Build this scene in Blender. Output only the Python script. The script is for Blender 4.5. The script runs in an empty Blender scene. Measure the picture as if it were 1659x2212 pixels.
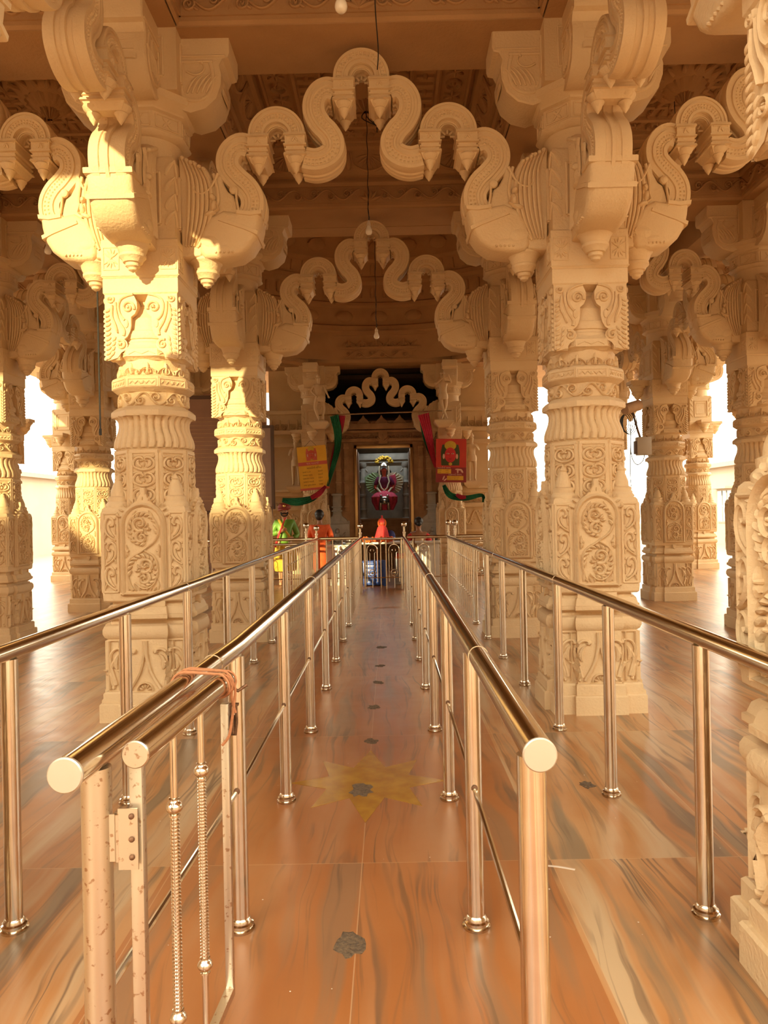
import bpy, bmesh, math, random
from mathutils import Vector, Matrix
PI = math.pi
random.seed(7)
S = bpy.context.scene
COL = S.collection
R = math.radians

# ------------------------------------------------------------ camera, sky, sun, exposure
CX, CH, F = 0.14, 1.45, 1640.0
cam_d = bpy.data.cameras.new('camera'); cam = bpy.data.objects.new('camera', cam_d); COL.objects.link(cam)
cam_d.sensor_fit = 'VERTICAL'; cam_d.sensor_height = 36; cam_d.lens = F * 36 / 2212
cam_d.clip_start = .05; cam_d.clip_end = 300
cam.matrix_world = Matrix.Translation((CX, 0, CH)) @ Matrix.Rotation(R(.37), 4, 'Z') @ Matrix.Rotation(R(90.07), 4, 'X') @ Matrix.Rotation(R(-1.15), 4, 'Z')
S.camera = cam
S.view_settings.view_transform = 'Standard'; S.view_settings.look = 'None'
S.view_settings.exposure = 1.1; S.view_settings.gamma = 1; S.view_settings.use_curve_mapping = False
S.cycles.use_denoising = True
S.cycles.max_bounces = 10; S.cycles.diffuse_bounces = 7; S.cycles.glossy_bounces = 5
S.cycles.sample_clamp_indirect = 6; S.cycles.caustics_reflective = False; S.cycles.caustics_refractive = False
W = bpy.data.worlds.new('sky'); S.world = W; W.use_nodes = True
bg = W.node_tree.nodes['Background']; bg.inputs[0].default_value = (1.0, .91, .71, 1); bg.inputs[1].default_value = 3.5
sun_d = bpy.data.lights.new('sun', 'SUN'); sun_d.energy = 4.0; sun_d.color = (1, .80, .40); sun_d.angle = R(.6)
sun = bpy.data.objects.new('sun', sun_d); COL.objects.link(sun)
SUN_DIR = Vector((.30, 1.0, -.27)).normalized()      # the way the light travels: low, from behind on the left
sun.rotation_euler = SUN_DIR.to_track_quat('-Z', 'Y').to_euler(); sun.location = (-6, -12, 8)
lamp_d = bpy.data.lights.new('sanctum_light', 'AREA'); lamp_d.energy = 5.5; lamp_d.size = 1.2; lamp_d.size_y = .15; lamp_d.shape = 'RECTANGLE'; lamp_d.color = (.95, .98, .92)
lamp_o = bpy.data.objects.new('sanctum_light', lamp_d); COL.objects.link(lamp_o); lamp_o.location = (.05, 20.6, 3.35); lamp_o.rotation_euler = (R(-25), 0, 0)

# ------------------------------------------------------------ materials
def mat(name, base, rough=.6, metal=0, spec=.5, noise=None, bump=None, coat=0):
    """noise=(scale, amount, colour2); bump=(scale, distance)"""
    m = bpy.data.materials.new(name); m.use_nodes = True
    nt = m.node_tree; b = nt.nodes['Principled BSDF']
    b.inputs['Base Color'].default_value = (*base, 1); b.inputs['Roughness'].default_value = rough
    b.inputs['Metallic'].default_value = metal; b.inputs['Specular IOR Level'].default_value = spec
    if coat: b.inputs['Coat Weight'].default_value = coat
    tc = nt.nodes.new('ShaderNodeTexCoord')
    nz = nt.nodes.new('ShaderNodeTexNoise'); nz.inputs['Scale'].default_value = (noise or (6, .2, 0))[0]; nz.inputs['Detail'].default_value = 5
    nt.links.new(tc.outputs['Object'], nz.inputs['Vector'])
    cr = nt.nodes.new('ShaderNodeValToRGB'); nt.links.new(nz.outputs['Fac'], cr.inputs['Fac'])
    cr.color_ramp.elements[0].position = .35; cr.color_ramp.elements[1].position = .68
    c2 = noise[2] if noise and noise[2] else tuple(c * .82 for c in base)
    am = noise[1] if noise else .5
    cr.color_ramp.elements[0].color = (*[base[i] * (1 - am) + c2[i] * am for i in range(3)], 1)
    cr.color_ramp.elements[1].color = (*base, 1)
    nt.links.new(cr.outputs['Color'], b.inputs['Base Color'])
    if bump:
        n2 = nt.nodes.new('ShaderNodeTexNoise'); n2.inputs['Scale'].default_value = bump[0]; n2.inputs['Detail'].default_value = 6
        nt.links.new(tc.outputs['Object'], n2.inputs['Vector'])
        bp = nt.nodes.new('ShaderNodeBump'); bp.inputs['Distance'].default_value = bump[1]; bp.inputs['Strength'].default_value = .7
        nt.links.new(n2.outputs['Fac'], bp.inputs['Height']); nt.links.new(bp.outputs['Normal'], b.inputs['Normal'])
    return m

STONE = (.72, .56, .345)
M = {}
M['stone'] = mat('peach_painted_stone', STONE, .62, noise=(3.5, .6, (.66, .485, .285)), bump=(60, .006), spec=.3)
M['ceil'] = mat('ceiling_shaded_stone', (.47, .285, .14), .75, noise=(2.5, .7, (.39, .225, .105)), bump=(40, .006), spec=.3)  # column paint again, with overhead shade and floor bounce mixed into the colour
M['oldstone'] = mat('brown_carved_stone', (.52, .33, .19), .7, noise=(5, .8, (.36, .22, .12)), bump=(50, .008), spec=.3)
M['greystone'] = mat('grey_marble', (.50, .50, .47), .45, noise=(5, .8, (.34, .34, .32)), bump=(40, .004))
M['steel'] = mat('stainless_steel', (.74, .67, .56), .15, 1, noise=(14, .35, (.60, .51, .40)))
M['cap'] = mat('brushed_cap', (.62, .57, .49), .5, .8, noise=(9, .4, (.60, .50, .38)))
M['rust'] = mat('rusty_steel', (.66, .60, .50), .34, 1, noise=(75, .75, (.36, .20, .10)))
M['rust'].node_tree.nodes['Color Ramp'].color_ramp.elements[0].position = .33; M['rust'].node_tree.nodes['Color Ramp'].color_ramp.elements[1].position = .40
M['darkrust'] = mat('dark_rusty_iron', (.25, .13, .07), .6, .6, noise=(60, .8, (.08, .04, .02)), bump=(80, .004))
M['rope'] = mat('rope_orange', (.48, .20, .09), .85, noise=(80, .6, (.3, .12, .05)), bump=(90, .004))
M['black'] = mat('black_wire', (.02, .018, .016), .5)
M['bulb'] = mat('bulb_white', (.85, .80, .70), .25, noise=(4, .1, None), coat=.5)
M['socket'] = mat('bulb_socket', (.72, .62, .48), .4)
M['white'] = mat('white_laminate', (.78, .74, .66), .35)
M['wall'] = mat('cream_wall', (.40, .315, .24), .8, noise=(1, .4, (.36, .28, .20)), bump=(20, .004))
M['pinkwall'] = mat('pink_wall', (.40, .28, .22), .8, bump=(20, .004))
M['door'] = mat('white_door', (.55, .54, .52), .5)
M['glassdark'] = mat('dark_window_glass', (.10, .12, .14), .1, spec=.7)
M['board'] = mat('brown_board', (.34, .20, .14), .6, noise=(3, .5, (.25, .14, .09)))
M['boardframe'] = mat('dark_frame', (.12, .07, .05), .5)
M['blue'] = mat('blue_plastic', (.04, .10, .42), .35)
M['red'] = mat('red_cloth', (.70, .05, .05), .8, noise=(20, .5, (.45, .02, .03)))
M['pink'] = mat('pink_cloth', (.80, .10, .20), .8, noise=(20, .5, (.55, .04, .10)))
M['green'] = mat('green_cloth', (.05, .33, .17), .8, noise=(20, .5, (.02, .20, .10)))
M['palegreen'] = mat('pale_green_cloth', (.50, .70, .42), .8, noise=(12, .6, (.25, .50, .25)))
M['purple'] = mat('purple_cloth', (.18, .02, .10), .7)
M['orange'] = mat('orange_kurta', (.85, .14, .03), .8, noise=(14, .5, (.60, .08, .02)))
M['orange2'] = mat('marigold', (.85, .22, .03), .8, noise=(60, .8, (.6, .05, .02)), bump=(60, .02))
M['yellow'] = mat('yellow_flowers', (.70, .46, .05), .7, noise=(40, .6, (.55, .36, .02)), bump=(50, .01))
M['gold'] = mat('gold', (.80, .52, .16), .3, 1)
M['brass'] = mat('brass_frame', (.55, .36, .16), .35, 1)
M['silver'] = mat('silver_idol', (.70, .68, .62), .25, 1)
M['skin'] = mat('skin_brown', (.36, .17, .09), .5)
M['hair'] = mat('black_hair', (.012, .009, .008), .5)
M['idolred'] = mat('idol_red', (.62, .09, .04), .45)
M['garland'] = mat('white_garland', (.82, .78, .60), .8, bump=(60, .01))
M['navy'] = mat('navy_cloth', (.04, .05, .22), .8)
M['turban'] = mat('maroon_turban', (.30, .05, .03), .6, noise=(20, .6, (.18, .02, .02)))
M['guardgreen'] = mat('painted_green', (.16, .36, .05), .45)
M['guardskin'] = mat('painted_skin', (.62, .34, .20), .4)
M['posteryellow'] = mat('poster_yellow', (.86, .50, .03), .5, noise=(4, .5, (.72, .32, .01)))
M['posterred'] = mat('poster_red', (.62, .045, .02), .5, noise=(4, .5, (.50, .02, .02)))
M['posterpink'] = mat('poster_pink_band', (.66, .12, .07), .5)
M['postermaroon'] = mat('poster_maroon', (.30, .02, .02), .5)
M['inkbrown'] = mat('brown_ink', (.28, .12, .01), .7)
M['inkpale'] = mat('pale_ink', (.80, .48, .36), .7)
M['inkgreen'] = mat('dark_green_ink', (.06, .08, .02), .7)
M['plastic'] = mat('tan_plastic', (.62, .42, .22), .4)
M['leaf'] = mat('green_leaves', (.10, .26, .04), .6)
M['box'] = mat('grey_box', (.50, .46, .40), .5)
M['star'] = mat('yellow_marble', (.43, .225, .033), .22, noise=(9, .7, (.27, .12, .025)))
M['hole'] = mat('broken_stone', (.08, .055, .035), .9, noise=(60, .8, (.2, .13, .07)), bump=(60, .02))
M['paper'] = mat('paper_scrap', (.72, .62, .52), .8)
M['frostglass'] = mat('fan_cage', (.30, .50, .42), .2, 0)
M['void'] = mat('recess_shade_dark', (.10, .06, .035), .9)  # dark of the deep shrine recess put into the wall colour

def floor_mat():
    m = bpy.data.materials.new('polished_banded_marble'); m.use_nodes = True
    nt = m.node_tree; N = nt.nodes.new; L = nt.links.new; b = nt.nodes['Principled BSDF']
    tc = N('ShaderNodeTexCoord')
    def mapn(sc, rot=0, src=None):
        mp = N('ShaderNodeMapping'); mp.inputs['Scale'].default_value = sc; mp.inputs['Rotation'].default_value = (0, 0, rot)
        L(src or tc.outputs['Object'], mp.inputs['Vector']); return mp.outputs[0]
    def noise(vec, s, d=4, dist=0):
        n = N('ShaderNodeTexNoise'); n.inputs['Scale'].default_value = s; n.inputs['Detail'].default_value = d; n.inputs['Distortion'].default_value = dist
        L(vec, n.inputs['Vector']); return n.outputs['Fac']
    def ramp(fac, stops):
        r = N('ShaderNodeValToRGB'); e = r.color_ramp.elements
        e[0].position, e[0].color = stops[0][0], (*stops[0][1], 1); e[1].position, e[1].color = stops[-1][0], (*stops[-1][1], 1)
        for p, c in stops[1:-1]:
            q = e.new(p); q.color = (*c, 1)
        L(fac, r.inputs['Fac']); return r.outputs['Color']
    def math_(op, a, bb=None):
        x = N('ShaderNodeMath'); x.operation = op
        for i, v in enumerate((a, bb)):
            if v is None: continue
            if hasattr(v, 'is_linked'): L(v, x.inputs[i])
            else: x.inputs[i].default_value = v
        return x.outputs[0]
    def mix(fac, a, c):
        x = N('ShaderNodeMix'); x.data_type = 'RGBA'
        if hasattr(fac, 'is_linked'): L(fac, x.inputs[0])
        else: x.inputs[0].default_value = fac
        for i, v in ((6, a), (7, c)):
            if hasattr(v, 'is_linked'): L(v, x.inputs[i])
            else: x.inputs[i].default_value = (*v, 1)
        return x.outputs[2]
    sep = N('ShaderNodeSeparateXYZ'); L(tc.outputs['Object'], sep.inputs[0]); X, Y = sep.outputs[0], sep.outputs[1]
    # a slab id shifts the veins of every slab
    ux = math_('FLOOR', math_('DIVIDE', math_('ADD', X, .0), .78)); uy = math_('FLOOR', math_('DIVIDE', math_('ADD', Y, .45), 1.8))
    idv = N('ShaderNodeCombineXYZ'); L(math_('MULTIPLY', ux, 3.7), idv.inputs[0]); L(math_('MULTIPLY', uy, 5.3), idv.inputs[1])
    off = N('ShaderNodeVectorMath'); off.operation = 'ADD'; L(tc.outputs['Object'], off.inputs[0]); L(idv.outputs[0], off.inputs[1])
    warp = noise(mapn((1.2, .35, 1), 0, off.outputs[0]), 1.6, 3)
    wv = N('ShaderNodeCombineXYZ'); L(math_('MULTIPLY', warp, .35), wv.inputs[0])
    o2 = N('ShaderNodeVectorMath'); o2.operation = 'ADD'; L(off.outputs[0], o2.inputs[0]); L(wv.outputs[0], o2.inputs[1])
    st1 = noise(mapn((6.5, .32, 1), .04, o2.outputs[0]), 1.0, 5)
    st2 = noise(mapn((26, .8, 1), .03, o2.outputs[0]), 1.0, 5)
    cloud = noise(mapn((1.3, .7, 1)), 1.3, 4)
    warm = ramp(cloud, [(.3, (.35, .145, .045)), (.5, (.44, .21, .078)), (.72, (.52, .31, .15))])
    centre = math_('LESS_THAN', math_('ABSOLUTE', math_('ADD', X, .02)), .78)
    red = ramp(cloud, [(.3, (.29, .098, .028)), (.6, (.36, .135, .042)), (.8, (.41, .17, .06))])
    base = mix(math_('MULTIPLY', centre, .85), warm, red)
    pale = ramp(st1, [(.50, (0, 0, 0)), (.66, (1, 1, 1))])
    base = mix(math_('MULTIPLY', pale, math_('SUBTRACT', .75, math_('MULTIPLY', centre, .6))), base, (.52, .40, .25))
    g1 = ramp(st1, [(.375, (1, 1, 1)), (.45, (0, 0, 0))])
    base = mix(math_('MULTIPLY', g1, math_('SUBTRACT', .80, math_('MULTIPLY', centre, .35))), base, (.20, .155, .10))
    g2 = ramp(st2, [(.32, (1, 1, 1)), (.40, (0, 0, 0))])
    base = mix(math_('MULTIPLY', g2, .6), base, (.13, .075, .04))
    # long thin dark veins: the contour lines of a stretched noise
    for sc_, sd_, amt in (((4.2, .20, 1), 11.3, .75), ((8.0, .30, 1), 27.1, .5)):
        mp = N('ShaderNodeMapping'); mp.inputs['Scale'].default_value = sc_; mp.inputs['Location'].default_value = (sd_, sd_, 0); L(o2.outputs[0], mp.inputs['Vector'])
        vn = math_('ABSOLUTE', math_('SUBTRACT', noise(mp.outputs[0], 1.0, 3), .5))
        vm = ramp(vn, [(.004, (1, 1, 1)), (.016, (0, 0, 0))])
        brk = ramp(noise(mapn((3, .9, 1), 0, off.outputs[0]), 1.4, 3), [(.40, (0, 0, 0)), (.60, (1, 1, 1))])
        base = mix(math_('MULTIPLY', math_('MULTIPLY', vm, brk), amt), base, (.14, .085, .05))
    # joints
    fx = math_('ABSOLUTE', math_('SUBTRACT', math_('FRACT', math_('DIVIDE', X, .78)), .5)); fy = math_('ABSOLUTE', math_('SUBTRACT', math_('FRACT', math_('DIVIDE', math_('ADD', Y, .45), 1.8)), .5))
    jx = math_('GREATER_THAN', fx, .4975); jy = math_('GREATER_THAN', fy, .4988)
    base = mix(math_('MULTIPLY', math_('MAXIMUM', jx, jy), .55), base, (.55, .36, .2))
    L(base, b.inputs['Base Color'])
    sc = noise(mapn((3, 3, 1)), 2.2, 6)
    rr = N('ShaderNodeMapRange'); rr.inputs[3].default_value = .24; rr.inputs[4].default_value = .40; L(sc, rr.inputs[0]); L(rr.outputs[0], b.inputs['Roughness'])
    b.inputs['Specular IOR Level'].default_value = .5
    bp = N('ShaderNodeBump'); bp.inputs['Distance'].default_value = .0015; bp.inputs['Strength'].default_value = .4; L(sc, bp.inputs['Height']); L(bp.outputs[0], b.inputs['Normal'])
    return m
M['floor'] = floor_mat()
M['ground'] = mat('courtyard_paving', (.36, .285, .20), .8, noise=(2, .5, (.30, .235, .165)), bump=(10, .01))

# ------------------------------------------------------------ mesh helpers
class MB:
    def __init__(s): s.v = []; s.f = []
    def add(s, vs, fs):
        o = len(s.v); s.v.extend([tuple(p) for p in vs]); s.f.extend([tuple(i + o for i in f) for f in fs]); return s
    def merge(s, other, mtx=None):
        vs = other.v if mtx is None else [tuple(mtx @ Vector(p)) for p in other.v]
        return s.add(vs, other.f)
    def box(s, x0, x1, y0, y1, z0, z1, rot=0):
        vs = [(x, y, z) for z in (z0, z1) for x, y in ((x0, y0), (x1, y0), (x1, y1), (x0, y1))]
        if rot: vs = [(x * math.cos(rot) - y * math.sin(rot), x * math.sin(rot) + y * math.cos(rot), z) for x, y, z in vs]
        return s.add(vs, [(3, 2, 1, 0), (4, 5, 6, 7), (0, 1, 5, 4), (1, 2, 6, 5), (2, 3, 7, 6), (3, 0, 4, 7)])
    def rings(s, rings, cap=True, close=False):
        n = len(rings[0]); vs = [p for r in rings for p in r]; fs = []
        m = len(rings)
        for i in range(m if close else m - 1):
            a, b = i * n, ((i + 1) % m) * n
            for j in range(n):
                k = (j + 1) % n
                fs.append((a + j, a + k, b + k, b + j))
        if cap and not close:
            fs.append(tuple(range(n - 1, -1, -1))); fs.append(tuple(range((m - 1) * n, m * n)))
        return s.add(vs, fs)
    def loft(s, shape, prof, c=(0, 0)):
        """shape(a) gives a ccw outline, prof lists (z, a)"""
        return s.rings([[(x + c[0], y + c[1], z) for x, y in shape(a)] for z, a in prof])
    def lathe(s, prof, n=32, c=(0, 0), mod=None):
        rs = []
        for z, r in prof:
            rs.append([(c[0] + (r + (mod(t, z) if mod else 0)) * math.cos(t), c[1] + (r + (mod(t, z) if mod else 0)) * math.sin(t), z) for t in [2 * PI * j / n for j in range(n)]])
        return s.rings(rs)
    def tube(s, pts, r, n=10, closed=False, caps=True):
        pts = [Vector(p) for p in pts]; m = len(pts); rs = []; up = None
        for i, p in enumerate(pts):
            a = pts[(i - 1) % m] if closed else pts[max(i - 1, 0)]; b = pts[(i + 1) % m] if closed else pts[min(i + 1, m - 1)]
            t = (b - a)
            t = t.normalized() if t.length > 1e-9 else Vector((0, 0, 1))
            if up is None: up = t.orthogonal().normalized()
            up = up - t * up.dot(t)
            up = up.normalized() if up.length > 1e-6 else t.orthogonal().normalized()
            w = t.cross(up); rr = r[i] if isinstance(r, (list, tuple)) else r
            rs.append([p + (up * math.cos(q) + w * math.sin(q)) * rr for q in [2 * PI * j / n for j in range(n)]])
        return s.rings(rs, cap=caps, close=closed)
    def ball(s, c, r, n=12, m=8, sc=(1, 1, 1)):
        rs = []
        for i in range(1, m):
            a = -PI / 2 + PI * i / m
            rs.append([(c[0] + r * sc[0] * math.cos(a) * math.cos(q), c[1] + r * sc[1] * math.cos(a) * math.sin(q), c[2] + r * sc[2] * math.sin(a)) for q in [2 * PI * j / n for j in range(n)]])
        o = len(s.v); s.rings(rs, cap=False); k = len(s.v)
        s.v.append((c[0], c[1], c[2] - r * sc[2])); s.v.append((c[0], c[1], c[2] + r * sc[2]))
        for j in range(n):
            s.f.append((k, o + (j + 1) % n, o + j)); s.f.append((k + 1, o + (m - 2) * n + j, o + (m - 2) * n + (j + 1) % n))
        return s
    # ornaments on a face: fr(u, v, h) -> point
    def ridge(s, path, w, h, fr, base=-.002):
        m = len(path); rs = []
        for i, (u, v) in enumerate(path):
            a = path[max(i - 1, 0)]; b = path[min(i + 1, m - 1)]
            du, dv = b[0] - a[0], b[1] - a[1]; l = math.hypot(du, dv) or 1; nu, nv = -dv / l, du / l
            ww = w[i] if isinstance(w, list) else w; hh = h[i] if isinstance(h, list) else h
            rs.append([fr(u + nu * ww * k, v + nv * ww * k, base if abs(k) == 1 else hh * q) for k, q in ((-1, 0), (-.8, .7), (0, 1), (.8, .7), (1, 0))])
        n = 5; vs = [p for r in rs for p in r]; fs = []
        for i in range(m - 1):
            for j in range(4):
                fs.append((i * n + j, i * n + j + 1, (i + 1) * n + j + 1, (i + 1) * n + j))
        fs.append((4, 3, 2, 1, 0)); fs.append(tuple((m - 1) * n + j for j in range(5)))
        return s.add([tuple(p) for p in vs], [tuple(reversed(f)) for f in fs])
    def blob(s, u, v, ru, rv, h, fr, rot=0, n=10):
        vs = []; c, sn = math.cos(rot), math.sin(rot)
        for k, (q, hh) in enumerate(((1, -.002), (.85, h * .6), (.45, h * .95))):
            for j in range(n):
                a = 2 * PI * j / n; x, y = ru * q * math.cos(a), rv * q * math.sin(a)
                vs.append(fr(u + x * c - y * sn, v + x * sn + y * c, hh))
        vs.append(fr(u, v, h)); fs = []
        for k in range(2):
            for j in range(n): fs.append((k * n + j, k * n + (j + 1) % n, (k + 1) * n + (j + 1) % n, (k + 1) * n + j))
        for j in range(n): fs.append((2 * n + j, 2 * n + (j + 1) % n, 3 * n))
        return s.add([tuple(p) for p in vs], fs)
    def plate(s, poly, h0, h1, fr, bev=.006):
        """solid slab over a 2D outline, ccw in (u, v), with a chamfered front edge"""
        n = len(poly); ins = []
        for i in range(n):
            a, p, b = poly[i - 1], poly[i], poly[(i + 1) % n]
            e1 = Vector((p[0] - a[0], p[1] - a[1])); e2 = Vector((b[0] - p[0], b[1] - p[1]))
            e1 = e1.normalized() if e1.length > 1e-9 else Vector((1, 0)); e2 = e2.normalized() if e2.length > 1e-9 else e1
            nn = Vector((-e1.y - e2.y, e1.x + e2.x)); nn = nn.normalized() if nn.length > 1e-6 else Vector((-e1.y, e1.x))
            ins.append((p[0] + nn.x * bev, p[1] + nn.y * bev))
        rs = [[tuple(fr(u, v, h0)) for u, v in poly], [tuple(fr(u, v, h1 - bev)) for u, v in poly], [tuple(fr(u, v, h1)) for u, v in ins]]
        return s.rings(rs)
    def pill(s, poly, T, fr, steps=((0, .72), (.010, .90), (.026, .985), (.04, 1.0))):
        """slab with both faces rounded off"""
        n = len(poly); nr = []
        for i in range(n):
            a, p, b = poly[i - 1], poly[i], poly[(i + 1) % n]
            e1 = Vector((p[0] - a[0], p[1] - a[1])).normalized(); e2 = Vector((b[0] - p[0], b[1] - p[1])).normalized()
            q = Vector((-e1.y - e2.y, e1.x + e2.x)); nr.append(q.normalized() if q.length > 1e-6 else Vector((-e1.y, e1.x)))
        R_ = lambda ins, h: [tuple(fr(p[0] + q.x * ins, p[1] + q.y * ins, h)) for p, q in zip(poly, nr)]
        return s.rings([R_(i, -T * k) for i, k in reversed(steps)] + [R_(i, T * k) for i, k in steps])
    def build(s, name, m, parent=None, sharp=38, loc=None, bevel=0):
        me = bpy.data.meshes.new(name); me.from_pydata(s.v, [], s.f)
        bm = bmesh.new(); bm.from_mesh(me)
        if bevel:
            bmesh.ops.bevel(bm, geom=[e for e in bm.edges if len(e.link_faces) == 2 and e.calc_face_angle(0) > R(35)], offset=bevel, segments=2, profile=.5, affect='EDGES')
        bmesh.ops.recalc_face_normals(bm, faces=bm.faces)
        bm.to_mesh(me); bm.free()
        me.polygons.foreach_set('use_smooth', [True] * len(me.polygons))
        me.set_sharp_from_angle(angle=R(sharp))
        me.materials.append(m if not isinstance(m, str) else M[m])
        o = bpy.data.objects.new(name, me); COL.objects.link(o)
        if parent: o.parent = parent
        if loc: o.location = loc
        return o

def tag(o, label=None, cat=None, group=None, kind=None):
    for k, v in (('label', label), ('category', cat), ('group', group), ('kind', kind)):
        if v: o[k] = v
    return o
def empty(name, loc=(0, 0, 0), rz=0):
    o = bpy.data.objects.new(name, None); COL.objects.link(o); o.location = loc; o.rotation_euler = (0, 0, rz); o.empty_display_size = .1
    return o
def thing(name, label, cat, loc=(0, 0, 0), rz=0, group=None):
    return tag(empty(name, loc, rz), label, cat, group)
def struct(mb, name, m, **k):
    return tag(mb.build(name, m, **k), kind='structure')
def copy_tree(o, parent=None):
    c = o.copy(); COL.objects.link(c); c.parent = parent
    for ch in list(o.children): copy_tree(ch, c)
    return c
def face(k, d, n=4, c=(0, 0)):
    """frame on face k of an n-sided pier, d from its axis; face 0 looks to -Y"""
    a = 2 * PI * k / n; ca, sa = math.cos(a), math.sin(a)
    def fr(u, v, h):
        x, y = u, -(d + h); return (c[0] + x * ca - y * sa, c[1] + x * sa + y * ca, v)
    return fr
def cyl(r, ph=0):
    def fr(u, v, h):
        t = u / r + ph; return ((r + h) * math.sin(t), -(r + h) * math.cos(t), v)
    return fr
def mir(fr, c=0): return lambda u, v, h: fr(2 * c - u, v, h)
def circle(r, n=24, c=(0, 0), a0=0, a1=2 * PI): return [(c[0] + r * math.cos(a0 + (a1 - a0) * i / n), c[1] + r * math.sin(a0 + (a1 - a0) * i / n)) for i in range(n + (abs(a1 - a0) < 6.2))]
def curl(u, v, ang, L, k0, k1, n=14, p=1.0):
    """a line whose curvature runs from k0 to k1"""
    out = [(u, v)]; ds = L / n
    for i in range(n):
        t = (i + .5) / n; ang += (k0 + (k1 - k0) * t ** p) * ds
        u += math.cos(ang) * ds; v += math.sin(ang) * ds; out.append((u, v))
    return out
def taper(n, w, a=.35, b=.3): return [w * (a + (1 - a) * math.sin(PI * min(1, .15 + .85 * i / n) ** 1) if i < n else w * b) for i in range(n + 1)]
def spline(pts, n):
    out = []; m = len(pts)
    P = [pts[0]] + list(pts) + [pts[-1]]
    for i in range(1, m):
        p0, p1, p2, p3 = P[i - 1], P[i], P[i + 1], P[i + 2]
        for j in range(n):
            t = j / n
            out.append(tuple(.5 * (2 * p1[k] + (p2[k] - p0[k]) * t + (2 * p0[k] - 5 * p1[k] + 4 * p2[k] - p3[k]) * t * t + (3 * p1[k] - p0[k] - 3 * p2[k] + p3[k]) * t ** 3) for k in range(len(p1))))
    out.append(tuple(pts[-1])); return out
def square(a): return [(-a, -a), (a, -a), (a, a), (-a, a)]
def octo(a):
    t = a * math.tan(PI / 8); return [(-t, -a), (t, -a), (a, -t), (a, t), (t, a), (-t, a), (-a, t), (-a, -t)]
def cross(fb, p):
    def sh(a):
        b = a * fb; q = a + p; out = []
        for k in range(4):
            c, s = (1, 0, -1, 0)[k], (0, 1, 0, -1)[k]
            for x, y in ((-a, -a), (-b, -a), (-b, -q), (b, -q), (b, -a)): out.append((x * c - y * s, x * s + y * c))
        return out
    return sh
def shear(fr, du): return lambda u, v, h: fr(u + du, v, h)

# ------------------------------------------------------------ carved motifs
def leaf(mb, fr, u, v, ang, L, w, h, bend=0.0, n=7):
    p = curl(u, v, ang, L, bend, bend * 1.6, n)
    mb.ridge(p, [max(.0012, w * math.sin(PI * (.12 + .88 * i / n)) ** .8) for i in range(n + 1)], [h * (.6 + .4 * math.sin(PI * i / n)) for i in range(n + 1)], fr)
def scroll(mb, fr, u, v, ang, L, k0, k1, w, h, n=16, p=1.5, ball_=True):
    c = curl(u, v, ang, L, k0, k1, n, p)
    mb.ridge(c, [w * (1 - .45 * i / n) for i in range(n + 1)], h, fr)
    if ball_: mb.blob(c[-1][0], c[-1][1], w * 1.25, w * 1.25, h * 1.15, fr, n=8)
    return c
def frame_lines(mb, fr, u0, u1, v0, v1, w, h):
    for p in (((u0, v0), (u1, v0)), ((u0, v1), (u1, v1)), ((u0, v0), (u0, v1)), ((u1, v0), (u1, v1))):
        mb.ridge([p[0], p[1]], w, h, fr)
def stroke(mb, fr, pts, cu, v0, sx, sy, w, h, n=4, a=.45, b=.35):
    p = spline([(cu + x * sx, v0 + y * sy) for x, y in pts], n); m = len(p) - 1
    mb.ridge(p, [w * (a + (1 - a) * math.sin(PI * i / m) ** .7 if i < m * .5 else b + (1 - b) * math.sin(PI * i / m) ** .7) for i in range(m + 1)], h, fr)
def spiral(mb, fr, cu, cv, r0, r1, a0, turns, w, h, n=20):
    p = [(cu + (r0 + (r1 - r0) * i / n) * math.cos(a0 + 2 * PI * turns * i / n), cv + (r0 + (r1 - r0) * i / n) * math.sin(a0 + 2 * PI * turns * i / n)) for i in range(n + 1)]
    mb.ridge(p, [w * (1 - .3 * i / n) for i in range(n + 1)], h, fr); mb.blob(cu, cv, r1 * 1.1, r1 * 1.1, h * 1.1, fr, n=8)
def side_vine(mb, fr, u0, u1, v0, v1, h, flip):
    """a tall narrow panel of stacked comma leaves"""
    w = u1 - u0; cu = (u0 + u1) / 2; n = 3; H = (v1 - v0) / n
    for i in range(n):
        b = v0 + i * H; s = w * (1 if i % 2 == 0 else -1)
        stroke(mb, fr, [(-.42, -.05), (-.05, .08), (.30, .26), (.44, .50), (.36, .76), (.10, .88), (-.18, .80), (-.26, .62), (-.10, .54), (.02, .62)], cu, b, s, H, w * .115, h * 1.15, 4, .6, .5)
        stroke(mb, fr, [(-.30, .10), (-.02, .24), (.14, .44), (.10, .58)], cu, b, s, H, w * .13, h, 4)
        stroke(mb, fr, [(-.42, .22), (-.36, .42), (-.42, .62)], cu, b, s, H, w * .08, h * .9, 4)
        stroke(mb, fr, [(.44, .02), (.38, .16), (.28, .20)], cu, b, s, H, w * .08, h, 4)
        mb.blob(cu - s * .40, b + H * .84, w * .10, w * .12, h, fr, n=8)
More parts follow.
